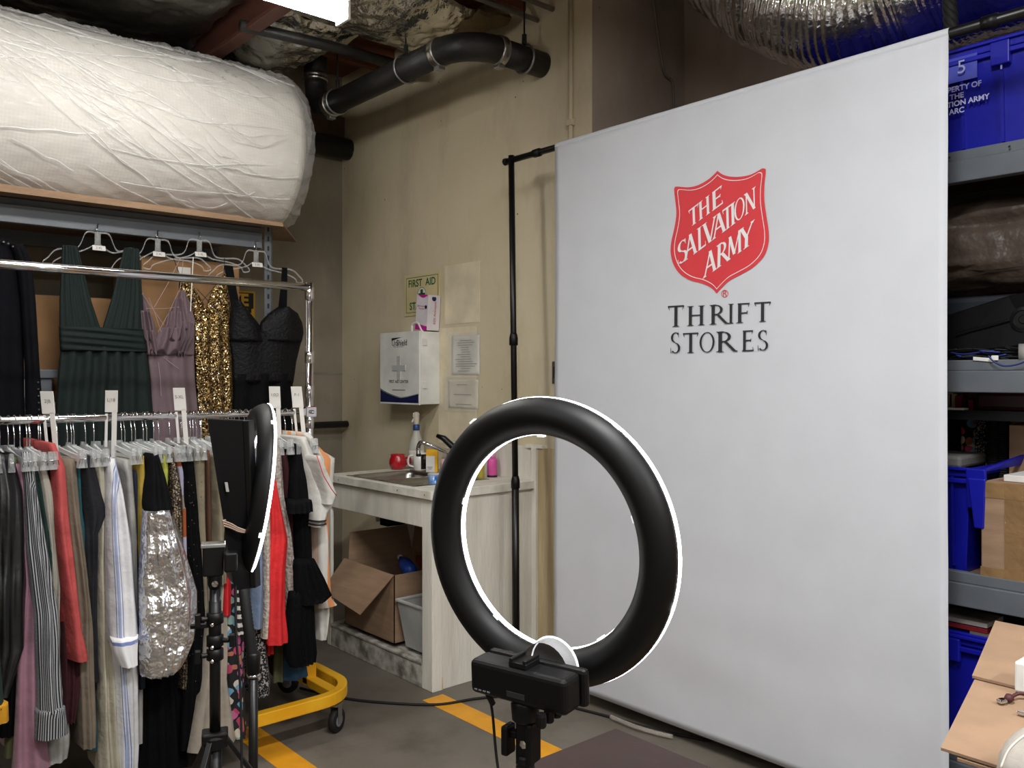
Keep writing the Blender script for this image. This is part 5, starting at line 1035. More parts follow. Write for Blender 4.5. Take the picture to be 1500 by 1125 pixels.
def film_fn(s, t):
    a_ = -2.9+5.0*t; x = lerp(-.35, RX1+.05, s); over = max(0, x-RX1)/.16
    q = Vector((x*1.2+a_*.55, x*5-a_*3.6, 2.2)); rid = 1-abs(noise.noise(q))*2.4; q2 = Vector((x*5, a_*6, 4)); 
    q3 = Vector((x*2.2-a_*1.1, x*9+a_*8, 7)); rid2 = 1-abs(noise.noise(q3))*2.2
    r_ = RR+.010+.016*max(0, rid)**5+.010*max(0, rid2)**5+.005*noise.noise(q2)
    r_ *= 1-.30*over**1.3*(1+.7*noise.noise(Vector((a_*2.5, 3, 1))))
    c_ = math.cos(a_+PI/2+.9); s_ = math.sin(a_+PI/2+.9)
    return Vector((x+over*.05*noise.noise(Vector((a_*3, 1, 5))), RCY+r_*c_, max(2.2155, RCZ+r_*s_)))
obj('plastic_film', MB().grid(film_fn, 190, 190), film, rl, smooth=True)
cm_ = clear('film crease glint', 'ffffff', .38, .15, .3, 20, .8, edge=.4); b = MB(); rc_ = random.Random(11)  # whiter ribbons along folds stand in for the film's highlight streaks
for k in range(75):
    x0 = rc_.uniform(-.2, 1.9); a0 = rc_.uniform(-.9, 1.25); L_ = rc_.uniform(.25, .95)*(1 if x0 < 1.3 else .5); sl = rc_.uniform(-1.6, -.7) if rc_.random() < .8 else rc_.uniform(-.3, .4); cv = rc_.uniform(-.2, .5); wd = rc_.uniform(.0012, .0042)
    P = []
    for j in range(19):
        t = j/18; x = x0+L_*t
        if x > RX1: break
        a_ = a0+sl*L_*t*1.0+cv*(t*t-t)+.05*noise.noise(Vector((t*3, k, 0))); ww = wd*math.sin(PI*t)**.5+.0003
        c0_ = Vector((x, RCY-(RR+.016)*math.cos(a_), RCZ+(RR+.016)*math.sin(a_))); rad = Vector((0, -math.cos(a_), math.sin(a_))); tg = Vector((0, math.sin(a_), math.cos(a_)))
        P.append([c0_-tg*ww-rad*.006, c0_+rad*ww*.6, c0_+tg*ww-rad*.006])
    if len(P) > 3: b.rings(P, closed=False)
tagit(obj('film_crease_glints', b, cm_, rl, smooth=True, kind='stuff'))
# film tail at the right end
tipp = at(447, 183, y=4.42)
def tail(s, t):
    a_ = lerp(-.12*PI, .60*PI, t); base = Vector((RX1-.02, RCY-RR*1.02*math.cos(a_), RCZ+RR*1.02*math.sin(a_)))
    p = base.lerp(tipp+Vector((0, 0, (t-.5)*.03)), s**.9*.95); p.x += .03*math.sin(PI*s)
    n_ = noise.noise_vector(Vector((s*4, t*11, 3)))*.028*math.sin(PI*min(1, s+.15)); return p+n_
obj('film_tail', MB().grid(tail, 26, 60), film, rl, smooth=False)

# ---- evening dresses hanging from the front beam
DY = 4.20
def frontcloth(name, m, rows, parent, y=DY, th=.018, k=4, fold=.006, n=24, seed=0, hor=False, smooth=True, flat=.004, closed=True, fine=0.):
    R = []; UV = []; nn = 36
    for (tt, v, uL, uR) in interp(rows, n):
        L_ = at(uL, v, y=y); Rr = at(uR, v, y=y); z = (L_.z+Rr.z)/2; ring = []
        for i in range(nn+1):
            s_ = i/nn; e = th*math.sin(PI*s_)**.6
            f_ = fold*(math.sin(2*PI*k*(s_+.06*noise.noise(Vector((z*3, seed, 0))))+seed)+.8*noise.noise(Vector((s_*5, z*4, seed)))) if not hor else fold*(math.sin(z*2*PI*k+s_*5+seed)+noise.noise(Vector((s_*3, z*25, seed))))
            if fine: f_ += fine*math.sin(2*PI*k*3.3*s_+seed*2)
            ring.append(Vector((lerp(L_.x, Rr.x, s_), y-e-f_*math.sin(PI*s_)**.4, z-(.014*tt*math.sin(2*PI*k*s_+seed*2) if name == 'ruffle' else 0))))
        for i in range(nn, 0, -6): s_ = i/nn; ring.append(Vector((lerp(L_.x, Rr.x, s_)*.999+.001*L_.x, y+flat+th*.5*math.sin(PI*s_), z)))
        R.append(ring)
        for p in ring: UV.append((p.x, p.z))
    b = MB(); b.rings(R, True, True, closed); b.uv = UV
    return obj(name, b, m, parent, smooth=smooth)
def hang_body(pA, pB, pTop, hookz, lab, y):
    """clear shoulder hanger seen from the front; pixel ends of its arms"""
    A = at(*pA, y=y); B = at(*pB, y=y); T_ = at(*pTop, y=y); t = thing('shoulder_hanger', lab, 'hanger', (T_.x, y, min(A.z, B.z)))
    c = Vector((T_.x, y, hookz))
    obj('hook', MB().tube([c+Vector((.0, .02*math.cos(a_), .02*math.sin(a_))) for a_ in [2.6-k*.4 for k in range(8)]]+[c+Vector((0, .012, -.03)), Vector((T_.x, y, T_.z+.04)), Vector((T_.x, y, T_.z-.01))], .0022, 6), M['chrome'], t, smooth=True)
    w_ = (B.x-A.x)/2; cx_ = (A.x+B.x)/2; b = MB()
    for s_ in (-1, 1):
        E = A if s_ < 0 else B
        top = bez([T_+X*s_*.012, T_+X*s_*.05+Z*(-.005), T_+X*s_*.085-Z*.075, Vector((lerp(T_.x, E.x, .75), y, lerp(T_.z, E.z, .62))), E+Z*.018-X*s_*.02, E], 6)
        b.rings([[p+Vector((0, -.004, -.0035)), p+Vector((0, .004, -.0035)), p+Vector((0, .004, .0035)), p+Vector((0, -.004, .0035))] for p in top])
        low = bez([T_-Z*.055+X*s_*.012, T_-Z*.085+X*s_*.06, Vector((lerp(T_.x, E.x, .6), y, lerp(T_.z, E.z, .72)-.01)), E-X*s_*.045+Z*.004, E-X*s_*.03-Z*.018, E-Z*.012, E], 6)
        b.rings([[p+Vector((0, -.004, -.003)), p+Vector((0, .004, -.003)), p+Vector((0, .004, .003)), p+Vector((0, -.004, .003))] for p in low])
    b.box((T_.x-.012, y-.004, T_.z-.06), (T_.x+.012, y+.004, T_.z+.004))
    obj('hanger_body', b, clear('hanger plastic', 'd8dcdc', .20, .06, .0, edge=.35), t, smooth=True)
    obj('size_label', MB().obox((T_.x+.004, y-.007, T_.z-.07), X*.028, Y*.001, (Z*.011-X*.001)), M['tag'], t)
    text('2 XL', .014, M['ink'], (T_.x+.004, y-.0085, T_.z-.07), X, Z, t)
HK = 2.205
def hk(y): return HK
hang_body((63, 382), (206, 376), (143, 341), 2.10, 'clear shoulder hanger carrying the dark green dress', DY)
hang_body((156, 398), (308, 392), (231, 351), 2.10, 'clear shoulder hanger carrying the mauve ruffled dress', DY+.005)
hang_body((210, 388), (365, 394), (292, 352), 2.10, 'clear shoulder hanger carrying the gold sequin dress', DY+.015)
hang_body((306, 402), (443, 410), (375, 368), 2.10, 'clear shoulder hanger carrying the black beaded dress, rightmost', DY+.01)
gd = mat('dark green chiffon', '091a18', .8, bump=.1, bs=60)
t = thing('green_evening_dress', 'dark green evening dress with pleated V straps and gathered waistband', 'dress', at(155, 700, y=DY))
frontcloth('strap_panel', gd, [(360, 91, 114), (400, 89, 124), (440, 87, 134), (488, 87, 150)], t, y=DY-.01, k=6, fold=.004, seed=1, fine=.0015)
frontcloth('strap_panel', gd, [(364, 182, 204), (400, 172, 206), (440, 163, 209), (488, 148, 212)], t, y=DY-.012, k=6, fold=.004, seed=2, fine=.0015)
frontcloth('waistband', gd, [(480, 86, 211), (500, 87, 213), (514, 88, 216)], t, y=DY-.02, k=34, fold=.005, hor=True, th=.03, seed=3, n=26)
frontcloth('skirt', gd, [(508, 89, 215), (560, 84, 220), (620, 80, 226), (720, 72, 232), (900, 60, 240)], t, y=DY-.004, k=6, fold=.014, th=.03, seed=4)
mv = mat('mauve chiffon', '6b5a60', .8, bump=.1, bs=60)
t = thing('mauve_ruffled_dress', 'dusty mauve dress with ruffled neckline and crossed strings', 'dress', at(255, 700, y=DY))
DM = DY+.002
frontcloth('bodice', mv, [(425, 264, 270), (450, 257, 281), (470, 250, 286), (500, 240, 285), (520, 222, 285)], t, y=DM-.004, k=2, fold=.003, seed=1, fine=.001)
frontcloth('bodice', mv, [(430, 206, 210), (455, 208, 220), (480, 210, 228), (520, 212, 236)], t, y=DM-.004, k=2, fold=.003, seed=5)
for i, rows in enumerate(([(436, 256, 268), (455, 252, 276), (478, 248, 286)], [(456, 246, 270), (478, 242, 274), (498, 234, 272)], [(480, 234, 262), (500, 228, 264), (516, 220, 262)], [(455, 206, 220), (480, 208, 226), (498, 210, 228)], [(484, 212, 228), (500, 214, 232), (516, 216, 236)], [(470, 262, 285), (496, 262, 282), (518, 258, 270)])):
    frontcloth('ruffle', mv, rows, t, y=DM-.022-.004*(i % 3), k=2+i % 2, fold=.013, th=.010, seed=i*1.7, n=10)
frontcloth('skirt', mv, [(508, 214, 284), (560, 220, 286), (620, 222, 292), (720, 224, 300), (900, 220, 306)], t, y=DM, k=3, fold=.008, th=.02, seed=7)
b = MB()
for p in (((265, 377), (226, 450)), ((268, 378), (263, 428)), ((208, 430), (240, 476)), ((262, 426), (232, 486)), ((214, 452), (262, 450)), ((232, 530), (236, 580)), ((218, 436), (236, 486)), ((240, 524), (262, 540))):
    b.tube([at(*p[0], y=DM-.03), at((p[0][0]+p[1][0])/2+1, (p[0][1]+p[1][1])/2+1, y=DM-.032), at(*p[1], y=DM-.03)], .0014, 5)
obj('string', b, mat('mauve string', 'a08c90', .7), t)
obj('white_ribbon', MB().obox((at(283, 377, y=DM-.03)+at(279, 456, y=DM-.03))/2, X*.0022, Y*.0005, (at(283, 377, y=DM-.03)-at(279, 456, y=DM-.03))/2), M['white'], t)
gold = voro('gold sequins', ['4e3c1e', '8a6c3a', '1c150a', 'ffe8b4', '2e2210', '6e5428', 'b4935c', '140f08', '3a2c14', 'c8a870'], 230, .3, .75, .8)  # pale cells put the sequins' sparkle into their colour
t = thing('gold_sequin_dress', 'gold sequinned evening dress with thin black straps', 'dress', at(305, 700, y=DY))
GY_ = DY+.012
frontcloth('bodice', gold, [(402, 262, 264), (424, 262, 287), (445, 280, 299), (470, 284, 306)], t, y=GY_, k=1, fold=.003, seed=1, smooth=True)
frontcloth('bodice', gold, [(402, 327, 330), (424, 311, 335), (445, 304, 337), (470, 298, 338)], t, y=GY_, k=1, fold=.003, seed=2)
frontcloth('gown', gold, [(452, 284, 338), (500, 285, 338), (540, 286, 340), (600, 290, 341), (700, 286, 345), (900, 280, 350)], t, y=GY_+.002, k=3, fold=.007, th=.02, seed=3)
for p in (((263, 402), (254, 378)), ((328, 402), (329, 378)), ((289, 424), (310, 446)), ((311, 424), (292, 446))): obj('strap', MB().tube([at(*p[0], y=GY_-.01), at(*p[1], y=GY_-.005)], .0018, 5), M['ink'], t)
bd = mat('black beaded lace', '050509', .6, bump=.6, bs=70, spec=.25)
t = thing('black_beaded_dress', 'black beaded dress with wide straps, rightmost of the hanging dresses', 'dress', at(390, 700, y=DY))
BY_ = DY+.0
frontcloth('strap', mat('black velvet', '060609', .85, spec=.15), [(389, 328, 341), (420, 333, 346), (462, 341, 354)], t, y=BY_, k=1, fold=.001, th=.003, seed=1, n=6)
frontcloth('strap', MATS['black velvet'], [(392, 413, 421), (420, 411, 421), (455, 407, 420)], t, y=BY_, k=1, fold=.001, th=.003, seed=2, n=6)
frontcloth('cup', bd, [(440, 338, 350), (458, 337, 366), (475, 336, 380), (500, 336, 388)], t, y=BY_-.008, k=1, fold=.002, th=.05, seed=3, n=10)
frontcloth('cup', bd, [(450, 407, 422), (458, 396, 436), (472, 382, 443), (486, 378, 445), (500, 380, 442)], t, y=BY_-.010, k=1, fold=.002, th=.055, seed=4, n=12)
frontcloth('bodice', bd, [(486, 336, 444), (500, 336, 441), (530, 340, 434), (560, 341, 430)], t, y=BY_-.004, k=2, fold=.005, th=.04, seed=5, n=12)
frontcloth('skirt', mat('black velvet skirt', '050508', .8, spec=.15), [(548, 341, 431), (570, 342, 428), (620, 340, 428), (700, 336, 430), (880, 330, 436)], t, y=BY_-.006, k=3, fold=.010, th=.035, seed=6)
b = MB()
for k in range(120):
    u, v = R0.uniform(346, 438), R0.uniform(465, 590); b.lathe(at(u, v, y=BY_-.062), [(.0016, 0), (.0008, .0012)], 5, (0, -1, 0))
obj('beads', b, mat('dark bead', '5a5e6c', .15, metal=.6), t, kind='stuff')
t = thing('navy_jacket', 'dark navy jacket with studded collar and buttoned sleeve at the far left', 'jacket', at(20, 640, y=DY-.05))
nv = mat('dark navy wool', '090a10', .9, bump=.1, spec=.15)
frontcloth('jacket_body', nv, [(350, -30, 16), (362, -40, 26), (380, -40, 36), (450, -40, 34), (600, -40, 36), (660, -40, 40)], t, y=DY-.05, k=2, fold=.006, th=.04, seed=1)
frontcloth('sleeve', nv, [(358, 14, 34), (380, 22, 46), (440, 30, 52), (540, 36, 58), (640, 38, 66), (662, 38, 66)], t, y=DY-.085, k=1, fold=.006, th=.04, seed=2)
for k in range(5): obj('collar_stud', MB().lathe(at(-2+k*7, 352+k*2.3+(k > 2)*2, y=DY-.105), [(.006, 0), (.005, .003), (.002, .005)], 10, (0, -1, 0)), M['chrome'], t)
for k in range(6): obj('cuff_button', MB().lathe(at(56+.3*k, 560+k*10, y=DY-.13), [(.004, 0), (.003, .002)], 8, (0, -1, 0)), mat('dark button', '4a4c52', .2), t)
# ---- boxes on the shelves behind
def carton(label, x0, x1, y0, y1, z0, z1, m=None, flaps=False, tape=True):
    m = m or M['card']; t = thing('cardboard_box', label, 'box', ((x0+x1)/2, (y0+y1)/2, z0))
    obj('box_body', MB().box((x0, y0, z0), (x1, y1, z1)), m, t, bevel=.002)
    if tape: obj('packing_tape', MB().box((x0-.001, (y0+y1)/2-.025, z0+.05), (x1+.001, (y0+y1)/2+.025, z1+.001)), clear('packing tape', 'b49a70', .5, .15, .3), t)
    return t
carton('brown box behind the green evening dress', .75, 1.35, 4.42, 4.85, 1.286, 1.80, M['cardd'])  # darker cardboard copy puts the shelf's shade into the box colour
t = carton('tall brown box with a white label behind the hanger hooks', 1.42, 1.92, 4.40, 4.85, 1.286, 2.02, M['cardd'])
p = at(270, 399, y=4.398); obj('shipping_label', MB().obox(p, X*.032, Y*.001, Z*.026), M['tag'], t)
gb2 = mat('grey bin plastic', '5a5e66', .5)
t = thing('grey_storage_bin', 'grey storage bin lettered G behind the navy jacket', 'bin', (.45, 4.4, 1.286))
gz0 = at(30, 587, y=4.28).z; gz1 = at(30, 541, y=4.28).z
obj('bin_body', MB().box((.12, 4.30, 1.286), (1.0, 4.80, gz1-.04)), gb2, t, bevel=.006); obj('bin_lid', MB().box((.1, 4.285, gz1-.04), (1.02, 4.82, gz1)), gb2, t, bevel=.005)
a = at(12, 571, y=4.296); b_ = at(36, 571, y=4.296); obj('white_label', MB().box((a.x, 4.295, at(0, 589, y=4.296).z+.02), (b_.x, 4.2995, at(0, 555, y=4.296).z+.0)), M['tag'], t)
text('G', .045, M['ink'], ((a.x+b_.x)/2+.012, 4.293, at(0, 571, y=4.296).z+.01), X, Z, t, bold=.0012)
carton('brown box low behind the left clothes', .15, .85, 4.35, 4.85, .635, 1.15)
carton('shade-toned brown box low behind the middle of the rail', .95, 1.6, 4.35, 4.85, .635, 1.05, M['cardd'])
obj('black_boxed_case', MB().box((1.38, 4.30, 1.286), (1.68, 4.38, 1.62)), M['black'], bevel=.01, label='black case standing between the gold and black dresses on the shelf', cat='case')
p0 = at(330, 472, y=WY-.01); p1 = at(374, 427, y=WY-.01)
t = thing('eye_wash_sign', 'yellow and black eye wash sign on the concrete wall behind the dresses', 'sign', (p1.x-.12, WY-.01, p0.z))
xa, xb, za, zb_ = p1.x-.26, p1.x, p0.z-.05, p1.z
obj('sign_plate', MB().box((xa, WY-.008, za), (xb, WY-.002, zb_)), mat('sign yellow', 'c8961c', .5), t)
obj('black_field', MB().box((xa+.012, WY-.010, za+.012), (xb-.012, WY-.008, zb_-.012)), M['ink'], t)
text('EYE', .10, mat('sign yellow print', 'd8a428', .5), (xb-.125, WY-.0115, zb_-.06), X, Z, t, bold=.004); text('WASH', .085, MATS['sign yellow print'], (xb-.130, WY-.0115, zb_-.145), X, Z, t, bold=.004)

# ================================================================ right shelving
QX0, QX1, QY0, QY1 = 2.96, 3.54, -.35, 2.0
rs_ = thing('grey_steel_shelving', 'grey steel shelving unit behind the right side of the banner', 'shelving', ((QX0+QX1)/2, .8, 0))
def zat(v, x=QX0, u=1445): return at(u, v, x=x).z
def ybeam(x, z0, z1, s_):
    obj('beam', MB().box((x-.02, QY0, z0), (x+.02, QY1, z1-.035)).box((x-.008*s_, QY0, z1-.035), (x+.02*s_, QY1, z1)), M['greyrack'], rs_, bevel=.003)
levels = [(zat(262), zat(214)), (zat(575), zat(527)), (zat(893), zat(843)), (.10, .20)]
for z0, z1 in levels:
    ybeam(QX0, z0, z1, 1); ybeam(QX1, z0, z1, -1)
    obj('deck_board', MB().box((QX0+.02, QY0, z1-.03), (QX1-.02, QY1, z1-.012)), M['board'], rs_)
for x in (QX0+.002, QX1-.002):
    for y in (QY0, QY1): obj('post', MB().box((x-.022, y-.02, 0), (x+.022, y+.02, 2.3)), M['greyrack'], rs_, bevel=.002)
for k in range(14): obj('rivet', MB().lathe((QX0-.0205, .95+.06*k, levels[0][1]-.02), [(.004, 0), (.003, .0015)], 8, (-1, 0, 0)), M['ink'], rs_) if k % 3 == 1 else None
# totes
def tote(label, x0, x1, y0, y1, z0, z1, txt=False, top_open=False):
    t = thing('blue_tote', label, 'tote', ((x0+x1)/2, (y0+y1)/2, z0)); m = M['blue']; k = .025
    b = MB(); w_ = .004
    def rc(z, i): return [Vector((lerp(x0+i, x1-i, a_), lerp(y0+i, y1-i, c_), z)) for a_, c_ in ((0, 0), (1, 0), (1, 1), (0, 1))]
    b.rings([rc(z0, k), rc(z1-.03, .008), rc(z1-.03, .0), rc(z1, 0), rc(z1, .012), rc(z0+.01, k+.012)], True, True, True)
    obj('tote_body', b, m, t, bevel=.003)
    if not top_open:
        for s_ in (0, 1):
            obj('lid_flap', MB().box((lerp(x0, (x0+x1)/2, s_)+.004, y0+.004, z1+.0005), (lerp((x0+x1)/2, x1, s_)-.004, y1-.004, z1+.010)), m, t, bevel=.003)
    n_ = 5
    for i in range(n_):
        y = lerp(y0+.06, y1-.06, i/(n_-1)); obj('rib', MB().hexa([(x0+k-.012, y-.004, z0+.02), (x0+k+.02, y-.004, z0+.02), (x0+k+.02, y+.004, z0+.02), (x0+k-.012, y+.004, z0+.02), (x0-.004, y-.004, z1-.03), (x0+.02, y-.004, z1-.03), (x0+.02, y+.004, z1-.03), (x0-.004, y+.004, z1-.03)]), m, t)
    obj('rim_band', MB().box((x0-.010, y0-.008, z1-.05), (x0+.004, y1+.008, z1-.035)).box((x0-.012, y0-.008, z1-.008), (x0+.004, y1+.008, z1+.002)), m, t, bevel=.002)
    for y in (lerp(y0, y1, .30), lerp(y0, y1, .62)):
        obj('latch', MB().box((x0-.016, y-.028, z1-.085), (x0+.004, y+.028, z1-.01)), m, t, bevel=.004)
    return t
tz = levels[0][1]-.012
ty0, ty1 = .86, 1.46
T1 = tote('blue plastic tote lettered as property on the top right shelf', QX0-.0, 3.50, ty0, ty1, tz, zat(42, QX0, 1485)-.02)
wt = mat('worn white print', 'b0b4d8', .6)
def tl_(s_, v, sz):
    p = at(1403, v, x=QX0+.0); text(s_, sz, wt, (QX0-.0085, p.y, p.z), (0, -1, 0), Z+X*-.05, T1, bold=.0006)
tl_('PROPERTY OF', 131, .024); tl_('THE', 142, .024); tl_('SALVATION ARMY', 152.5, .024); tl_('ARC', 163.5, .024)
p = at(1411, 100, x=QX0-.004); obj('label_patch', MB().box((QX0-.004, p.y-.042, p.z-.04), (QX0-.0005, p.y+.06, p.z+.04)), mat('scuffed label area', '3a44b0', .7, col2='5058b0', vs=20), T1)
text('5', .06, mat('chalk', '9aa0c8', .8), (QX0-.018, p.y-.0, p.z), (0, -1, 0), Z, T1); text('1', .05, MATS['chalk'], (QX0-.007, at(1468, 95, x=QX0).y, at(1468, 95, x=QX0).z), (0, -1, 0), Z, T1)
tote('blue tote next to the lettered one at the right frame edge', QX0, 3.50, .22, .83, tz, zat(42, QX0, 1485)-.02)
tote('unseen blue tote added behind the banner on the top shelf, farthest of the row', QX0, 3.50, 1.49, 1.98, tz, 2.46)  # unseen tote, added so the foil duct reflects blue
# second level
z2 = levels[1][1]-.011
t = thing('brown_paper_bag', 'crumpled dull brown bag high on the second shelf', 'bag', (3.25, 1.0, z2+.25))
def lump(cx_, cy_, cz_, rx, ry, rz, amp, seed, n=28, m_=20):
    R = []
    for i in range(m_+1):
        ph = -PI/2+PI*i/m_; ring = []
        for k in range(n):
            a_ = 2*PI*k/n; d = Vector((math.cos(a_)*math.cos(ph), math.sin(a_)*math.cos(ph), math.sin(ph))); d = Vector([abs(c)**.6*(1 if c > 0 else -1) for c in d])
            s_ = 1+amp*noise.noise(d*2.2+Vector((seed, 0, 0)))+amp*.7*(1-2*abs(noise.noise(d*3.3+Vector((0, seed, 0)))))
            ring.append(Vector((cx_+rx*d.x*s_, cy_+ry*d.y*s_, cz_+rz*d.z*s_)))
        R.append(ring)
    return MB().rings(R)
zb2 = z2+.34
obj('bag_skin', lump(3.28, 1.0, z2+.40, .20, .55, .15, .16, 3, 70, 46), mat('brown crinkled plastic', '4a4038', .4, bump=.6, bs=7, bd=.04), t, smooth=True)
obj('bag_knot', lump(3.12, 1.3, z2+.42, .05, .05, .06, .2, 9, 12, 8), MATS['brown crinkled plastic'], t, smooth=True)
obj('dark_blue_case', MB().box((3.10, .45, z2), (3.50, 1.42, z2+.23)), mat('dark navy case', '141820', .6), bevel=.02, label='dark navy flat case under the brown bag on the second shelf', cat='case')
t = thing('black_keyboard_case', 'slanted black plastic case leaning on the second shelf', 'case', (3.02, 1.0, z2))
q = [at(1390, 520, x=3.02), at(1520, 505, x=3.0), at(1520, 425, x=3.02), at(1480, 433, x=3.04), at(1388, 462, x=3.05)]
q = [Vector((p.x, p.y, max(z2+.002, p.z))) for p in q]
b = MB(); b.add([p-X*.012 for p in q]+[p+X*.03 for p in q], [(4, 3, 2, 1, 0), (5, 6, 7, 8, 9)]+[(i, (i+1) % 5, 5+(i+1) % 5, 5+i) for i in range(5)])
obj('case_body', b, M['black'], t, bevel=.006); obj('case_seam', MB().tube([at(1400, 487, x=3.0), at(1490, 466, x=3.0)], .003, 5), M['satin'], t); obj('round_grille', MB().lathe(at(1500, 468, x=3.0), [(.04, 0), (.04, .004), (.03, .006), (.028, .003), (.015, .003), (.012, .006)], 20, (-1, 0, 0)), M['satin'], t)
for k in range(9):
    y0_ = R0.uniform(.95, 1.15); pts = [Vector((2.965+R0.uniform(0, .03), y0_+.05*math.cos(j*1.3+k)+.02*j-.05, z2+.008+.012*abs(math.sin(j*1.1+k*2))+.004*k)) for j in range(7)]
    obj('tangled_cord', MB().tube(bez(pts, 5), .003 if k else .0035, 6), M['rubber'] if k not in (2, 5) else mat('blue cord', '1c2a6c', .5), smooth=True, label='%s cord in the tangle on the second shelf' % ['black', 'dark', 'blue looped', 'short black', 'bent black', 'blue thin', 'curled black', 'long black', 'topmost black'][k], cat='cord', group='tangled cords on the second shelf')
obj('blue_hanging_cord', MB().tube(bez([at(1448, 521, x=2.93), at(1455, 529, x=2.93), at(1470, 536, x=2.93), at(1490, 534, x=2.93), at(1510, 526, x=2.93)], 6), .0028, 6), MATS['blue cord'], smooth=True, label='blue cord drooping over the shelf beam', cat='cord')
p = at(1440, 523, x=2.95); obj('white_plug', MB().obox((2.955, p.y, z2+.012), Y*.03+Z*.003, X*.008, Z*.006).obox((2.95, p.y-.035, z2+.016), Y*.01, X*.005, Z*.008), M['white'], bevel=.002, label='white plug lying on the edge of the second shelf', cat='plug')
p = at(1494, 518, x=2.98); obj('grey_tape_roll', MB().lathe((2.97, p.y, z2+.03), [(.018, 0), (.03, 0), (.03, .035), (.018, .035), (.018, 0)], 20, (.3, -1, 0), cap=False), mat('grey cloth tape', '8a8784', .6), smooth=True, label='small grey roll at the right edge of the second shelf', cat='roll')
# small middle board
z3 = zat(603, 3.0); 
mb_ = thing('wall_board_shelf', 'thin brown board shelf with black edge below the second beam', 'shelf', (3.25, 1.0, z3-.02))
obj('board', MB().box((3.04, .3, z3-.018), (3.53, 1.9, z3)), M['board'], mb_); obj('black_edge', MB().box((3.03, .3, z3-.03), (3.04, 1.9, z3+.001)), M['black'], mb_)
obj('bracket', MB().box((3.5, .35, z3-.1), (3.53, .38, z3-.018)).box((3.5, 1.8, z3-.1), (3.53, 1.83, z3-.018)), M['black'], mb_)
obj('maroon_case', MB().box((3.08, .55, z3), (3.40, at(1427, 590, x=3.08).y, z3+.065)), mat('maroon leather', '3a2022', .4), bevel=.015, label='maroon flat case on the thin board shelf', cat='case')
for k, (c, u, h) in enumerate((('7a1c22', 1407, .05), ('a8a088', 1399, .055), ('20242c', 1417, .04), ('942a34', 1423, .035), ('b8b4a8', 1393, .06))):
    p = at(u, 595, x=3.12); obj('small_carton', MB().box((3.10, p.y-.012, z3), (3.16, p.y+.012, z3+h)), mat('small carton %d' % k, c, .6), bevel=.002, label=['small dark red carton in the row on the thin shelf', 'small cream carton in the row on the thin shelf', 'small black carton in the row on the thin shelf', 'low red carton beside the maroon case', 'tallest pale carton beside the banner edge'][k], cat='carton', group='small cartons on the thin shelf')
obj('white_tray', MB().box((3.05, at(1412, 600, x=3.05).y, z3+.001), (3.09, 1.25, z3+.008)), M['white'], label='flat white tray edge on the thin shelf', cat='tray')
# hanging clothes and hose behind third level
z4 = levels[2][1]-.011
for k, (u0, u1, m, lab) in enumerate(((1385, 1412, FB['blackc'], 'black garment hanging beside the banner edge under the thin shelf'), (1408, 1438, FB['floral'], 'floral garment hanging under the thin shelf'), (1430, 1452, FB['tweed'], 'speckled grey garment hanging under the thin shelf'))):
    a = at(u0, 610, x=3.30); b_ = at(u1, 610, x=3.30)
    b = MB(); b.rings([[Vector((3.30+.03*math.cos(a_)+.01*math.sin(a_*4+k), lerp(b_.y, a.y, .5+.5*math.sin(a_)), z)) for a_ in [j*2*PI/20 for j in range(20)]] for z in (z3-.035, (z3+z4)/2, z4+.05)])
    obj('shelf_garment', b, m, smooth=True, label=lab, cat='garment')
for k, u in enumerate((1456, 1470)):
    p = at(u, 640, x=3.25); obj('ribbed_hose', MB().tube([(3.25, p.y, z3-.035-.004*j) for j in range(56)], [.020+.003*(j % 2) for j in range(56)], 12), M['rubber'], smooth=False, label=('ribbed black hose beside the speckled garment' if k == 0 else 'ribbed black hose nearest the tan cardboard'), cat='hose')
carton('tan cardboard panel box at the back right under the thin shelf', 3.20, 3.28, .5, at(1478, 640, x=3.2).y, z4, z3-.05, tape=False)
t4 = tote('open blue tote beside the banner edge on the third shelf', 2.98, 3.40, at(1447, 760, x=2.98).y+.05, 1.62, z4, zat(686, 2.98, 1420), top_open=True)
p0 = at(1430, 700, x=2.97); y_ = p0.y
obj('open_lid', MB().hexa([(2.97, y_-.035, p0.z-.10), (2.985, y_-.035, p0.z-.10), (2.985, y_+.03, p0.z-.10), (2.97, y_+.03, p0.z-.10), (2.96, y_-.03, p0.z+.03), (2.975, y_-.03, p0.z+.03), (2.975, y_+.03, p0.z+.03), (2.96, y_+.03, p0.z+.03)]), M['blue'], t4, bevel=.004)
obj('open_lid', MB().hexa([(2.99, y_-.02, p0.z+.02), (3.40, y_-.09, p0.z+.04), (3.40, y_-.08, p0.z+.04), (2.99, y_-.01, p0.z+.02), (2.99, y_-.02, p0.z+.03), (3.40, y_-.11, p0.z+.10), (3.40, y_-.10, p0.z+.10), (2.99, y_-.01, p0.z+.03)]), M['blue'], t4)
obj('latch', MB().hexa([(2.95, y_-.03, p0.z-.16), (2.965, y_-.03, p0.z-.16), (2.965, y_+.0, p0.z-.16), (2.95, y_+.0, p0.z-.16), (2.95, y_-.035, p0.z), (2.965, y_-.035, p0.z), (2.965, y_+.02, p0.z), (2.95, y_+.02, p0.z)]), M['blue'], t4, bevel=.004)
obj('folded_grey_sheet', MB().box((3.05, y_+.08, zat(686, 2.98, 1420)-.01), (3.35, 1.58, zat(686, 2.98, 1420)+.03)), mat('grey sheet', '6f6e6c', .8), bevel=.01, label='folded grey sheet lying on the open blue tote', cat='sheet')
pA = at(1437, 700, x=2.955)
t = thing('taped_cardboard_box', 'brown cardboard box wrapped in shiny tape on the third shelf', 'box', (3.1, .85, z4))
kz1 = at(1450, 706, x=2.955).z
obj('box_body', MB().box((2.955, .45, z4), (3.32, pA.y, kz1)), M['card'], t, bevel=.004)
